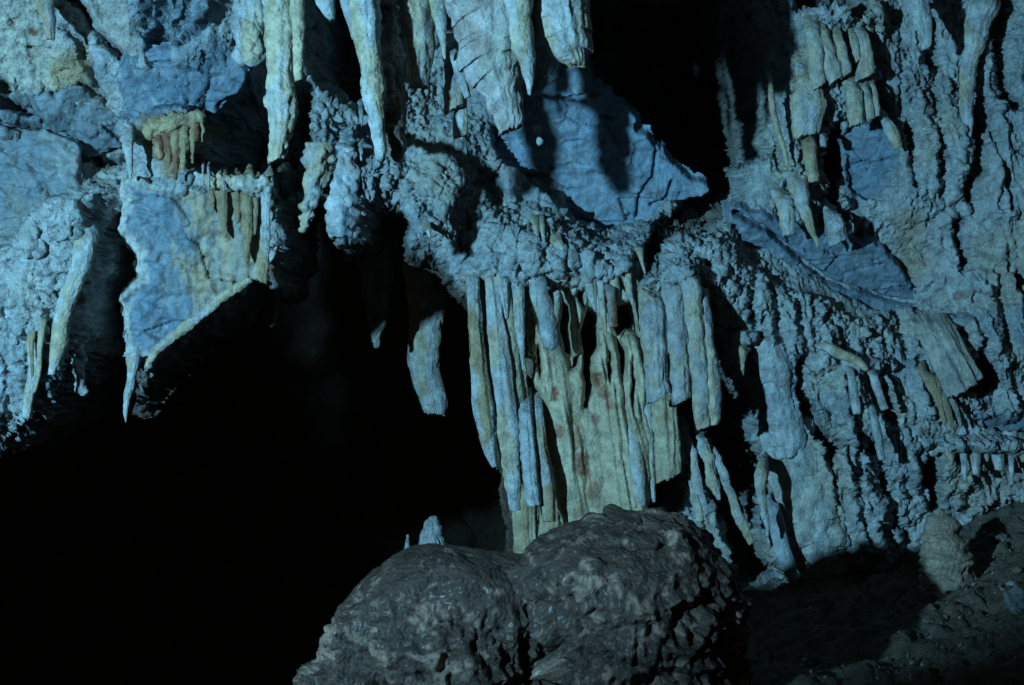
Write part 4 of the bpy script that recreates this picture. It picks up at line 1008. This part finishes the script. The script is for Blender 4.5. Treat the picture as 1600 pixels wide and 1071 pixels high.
def stone(label, px, py, w, h, d, sd, hue=GREY, group=None):
    rows = []
    for t in np.linspace(-1, 1, 9):
        k = max(math.sqrt(max(1 - t * t, 0)), .08)
        rows.append((py - t * h / 2, px - w / 2 * k, px + w / 2 * k))
    o = boulder(label, rows, d, .8, sd, name='stone', cat='stone', hue=np.asarray(hue) * .7, light=np.asarray(hue), amp=.25, res=.006)
    me = o.data
    v = np.empty(len(me.vertices) * 3, np.float32); me.vertices.foreach_get('co', v); v = v.reshape(-1, 3)
    c = v.mean(0); k = 1 + .55 * facets((v - c) * (700. / w) + sd, sd, 1.6) + .2 * perlin((v - c) * (900. / w) + sd, sd)
    v = c + (v - c) * k[:, None]
    me.vertices.foreach_set('co', v.astype(np.float32).ravel()); me.update()
    if group:
        o['group'] = group
def fd(px, py):
    """depth at which the sight line meets the floor"""
    best = 8.0
    for d in np.arange(5.2, 9.2, .02):
        p = at(px, py, d)
        if p[2] <= floor_z(p[0], p[1]):
            return float(d)
    return best
for lab, px, py, w, h, hue in (
        ('large smooth grey stone at the right edge of the slope', 1590, 938, 46, 44, PALE * .5), ('white chip lying just above the large grey stone', 1578, 912, 16, 9, PALE * 1.2),
        ('white chip at the foot of the ringed stalagmite', 1486, 890, 24, 14, PALE), ('brown stone low on the slope below the stalagmite', 1428, 952, 26, 18, BROWN * 1.6),
        ('flat brown stone beside the shadow edge on the slope', 1450, 972, 24, 16, BROWN * 1.8), ('small white pebble right of the stalagmite', 1522, 876, 7, 5, PALE * 1.2),
        ('rounded brown stone at the bottom edge of the slope', 1440, 1062, 60, 36, BROWN * 1.5), ('pale splinter on the middle of the slope', 1446, 1000, 14, 7, PALE),
        ('ochre stone on the slope near the right edge', 1590, 892, 22, 14, OCHRE * .7), ('grey stone below the pale ledge on the upper slope', 1560, 838, 34, 14, GREY * .7), ('small grey stone at the back of the dark hollow', 1226, 920, 14, 8, GREY)):
    stone(lab, px, py, w, h, fd(px, py + h * .3) - .02, 800 + int(px), hue)
# loose gravel over the slope
rng = np.random.default_rng(5)
ico = np.array([(0, 0, 1), (1, 0, 0), (0, 1, 0), (-1, 0, 0), (0, -1, 0), (0, 0, -1)], float)
icf = np.array([(0, 1, 2), (0, 2, 3), (0, 3, 4), (0, 4, 1), (5, 2, 1), (5, 3, 2), (5, 4, 3), (5, 1, 4)])
GV, GT, GC = [], [], []
for k in range(2600):
    x, y = rng.uniform(1.2, 4.0), rng.uniform(5.0, 8.7)
    r = .004 + .016 * rng.random() ** 4
    v = ico * r * rng.uniform(.6, 1.2, (6, 3)) @ np.linalg.qr(rng.normal(size=(3, 3)))[0]
    GV.append(v + (x, y, 0)); GT.append(icf + 6 * k)
    GC.append(np.tile((PALE if rng.random() < .08 else BROWN * rng.uniform(1, 2.4)), (6, 1)))
GV = np.concatenate(GV)
zz = _floor(GV[:, :2])
qq = np.c_[GV[:, :2], zz]
GV[:, 2] += zz + .07 * fbm(qq * 1.8, 4, 17) + .025 * fbm(qq * 8, 4, 18) + .012
g = mesh_obj('gravel', GV, np.zeros((0, 4)), M_SOIL, np.concatenate(GC), tris=np.concatenate(GT), smooth=False)
g['kind'] = 'stuff'
g['label'] = 'loose gravel scattered over the dark slope'
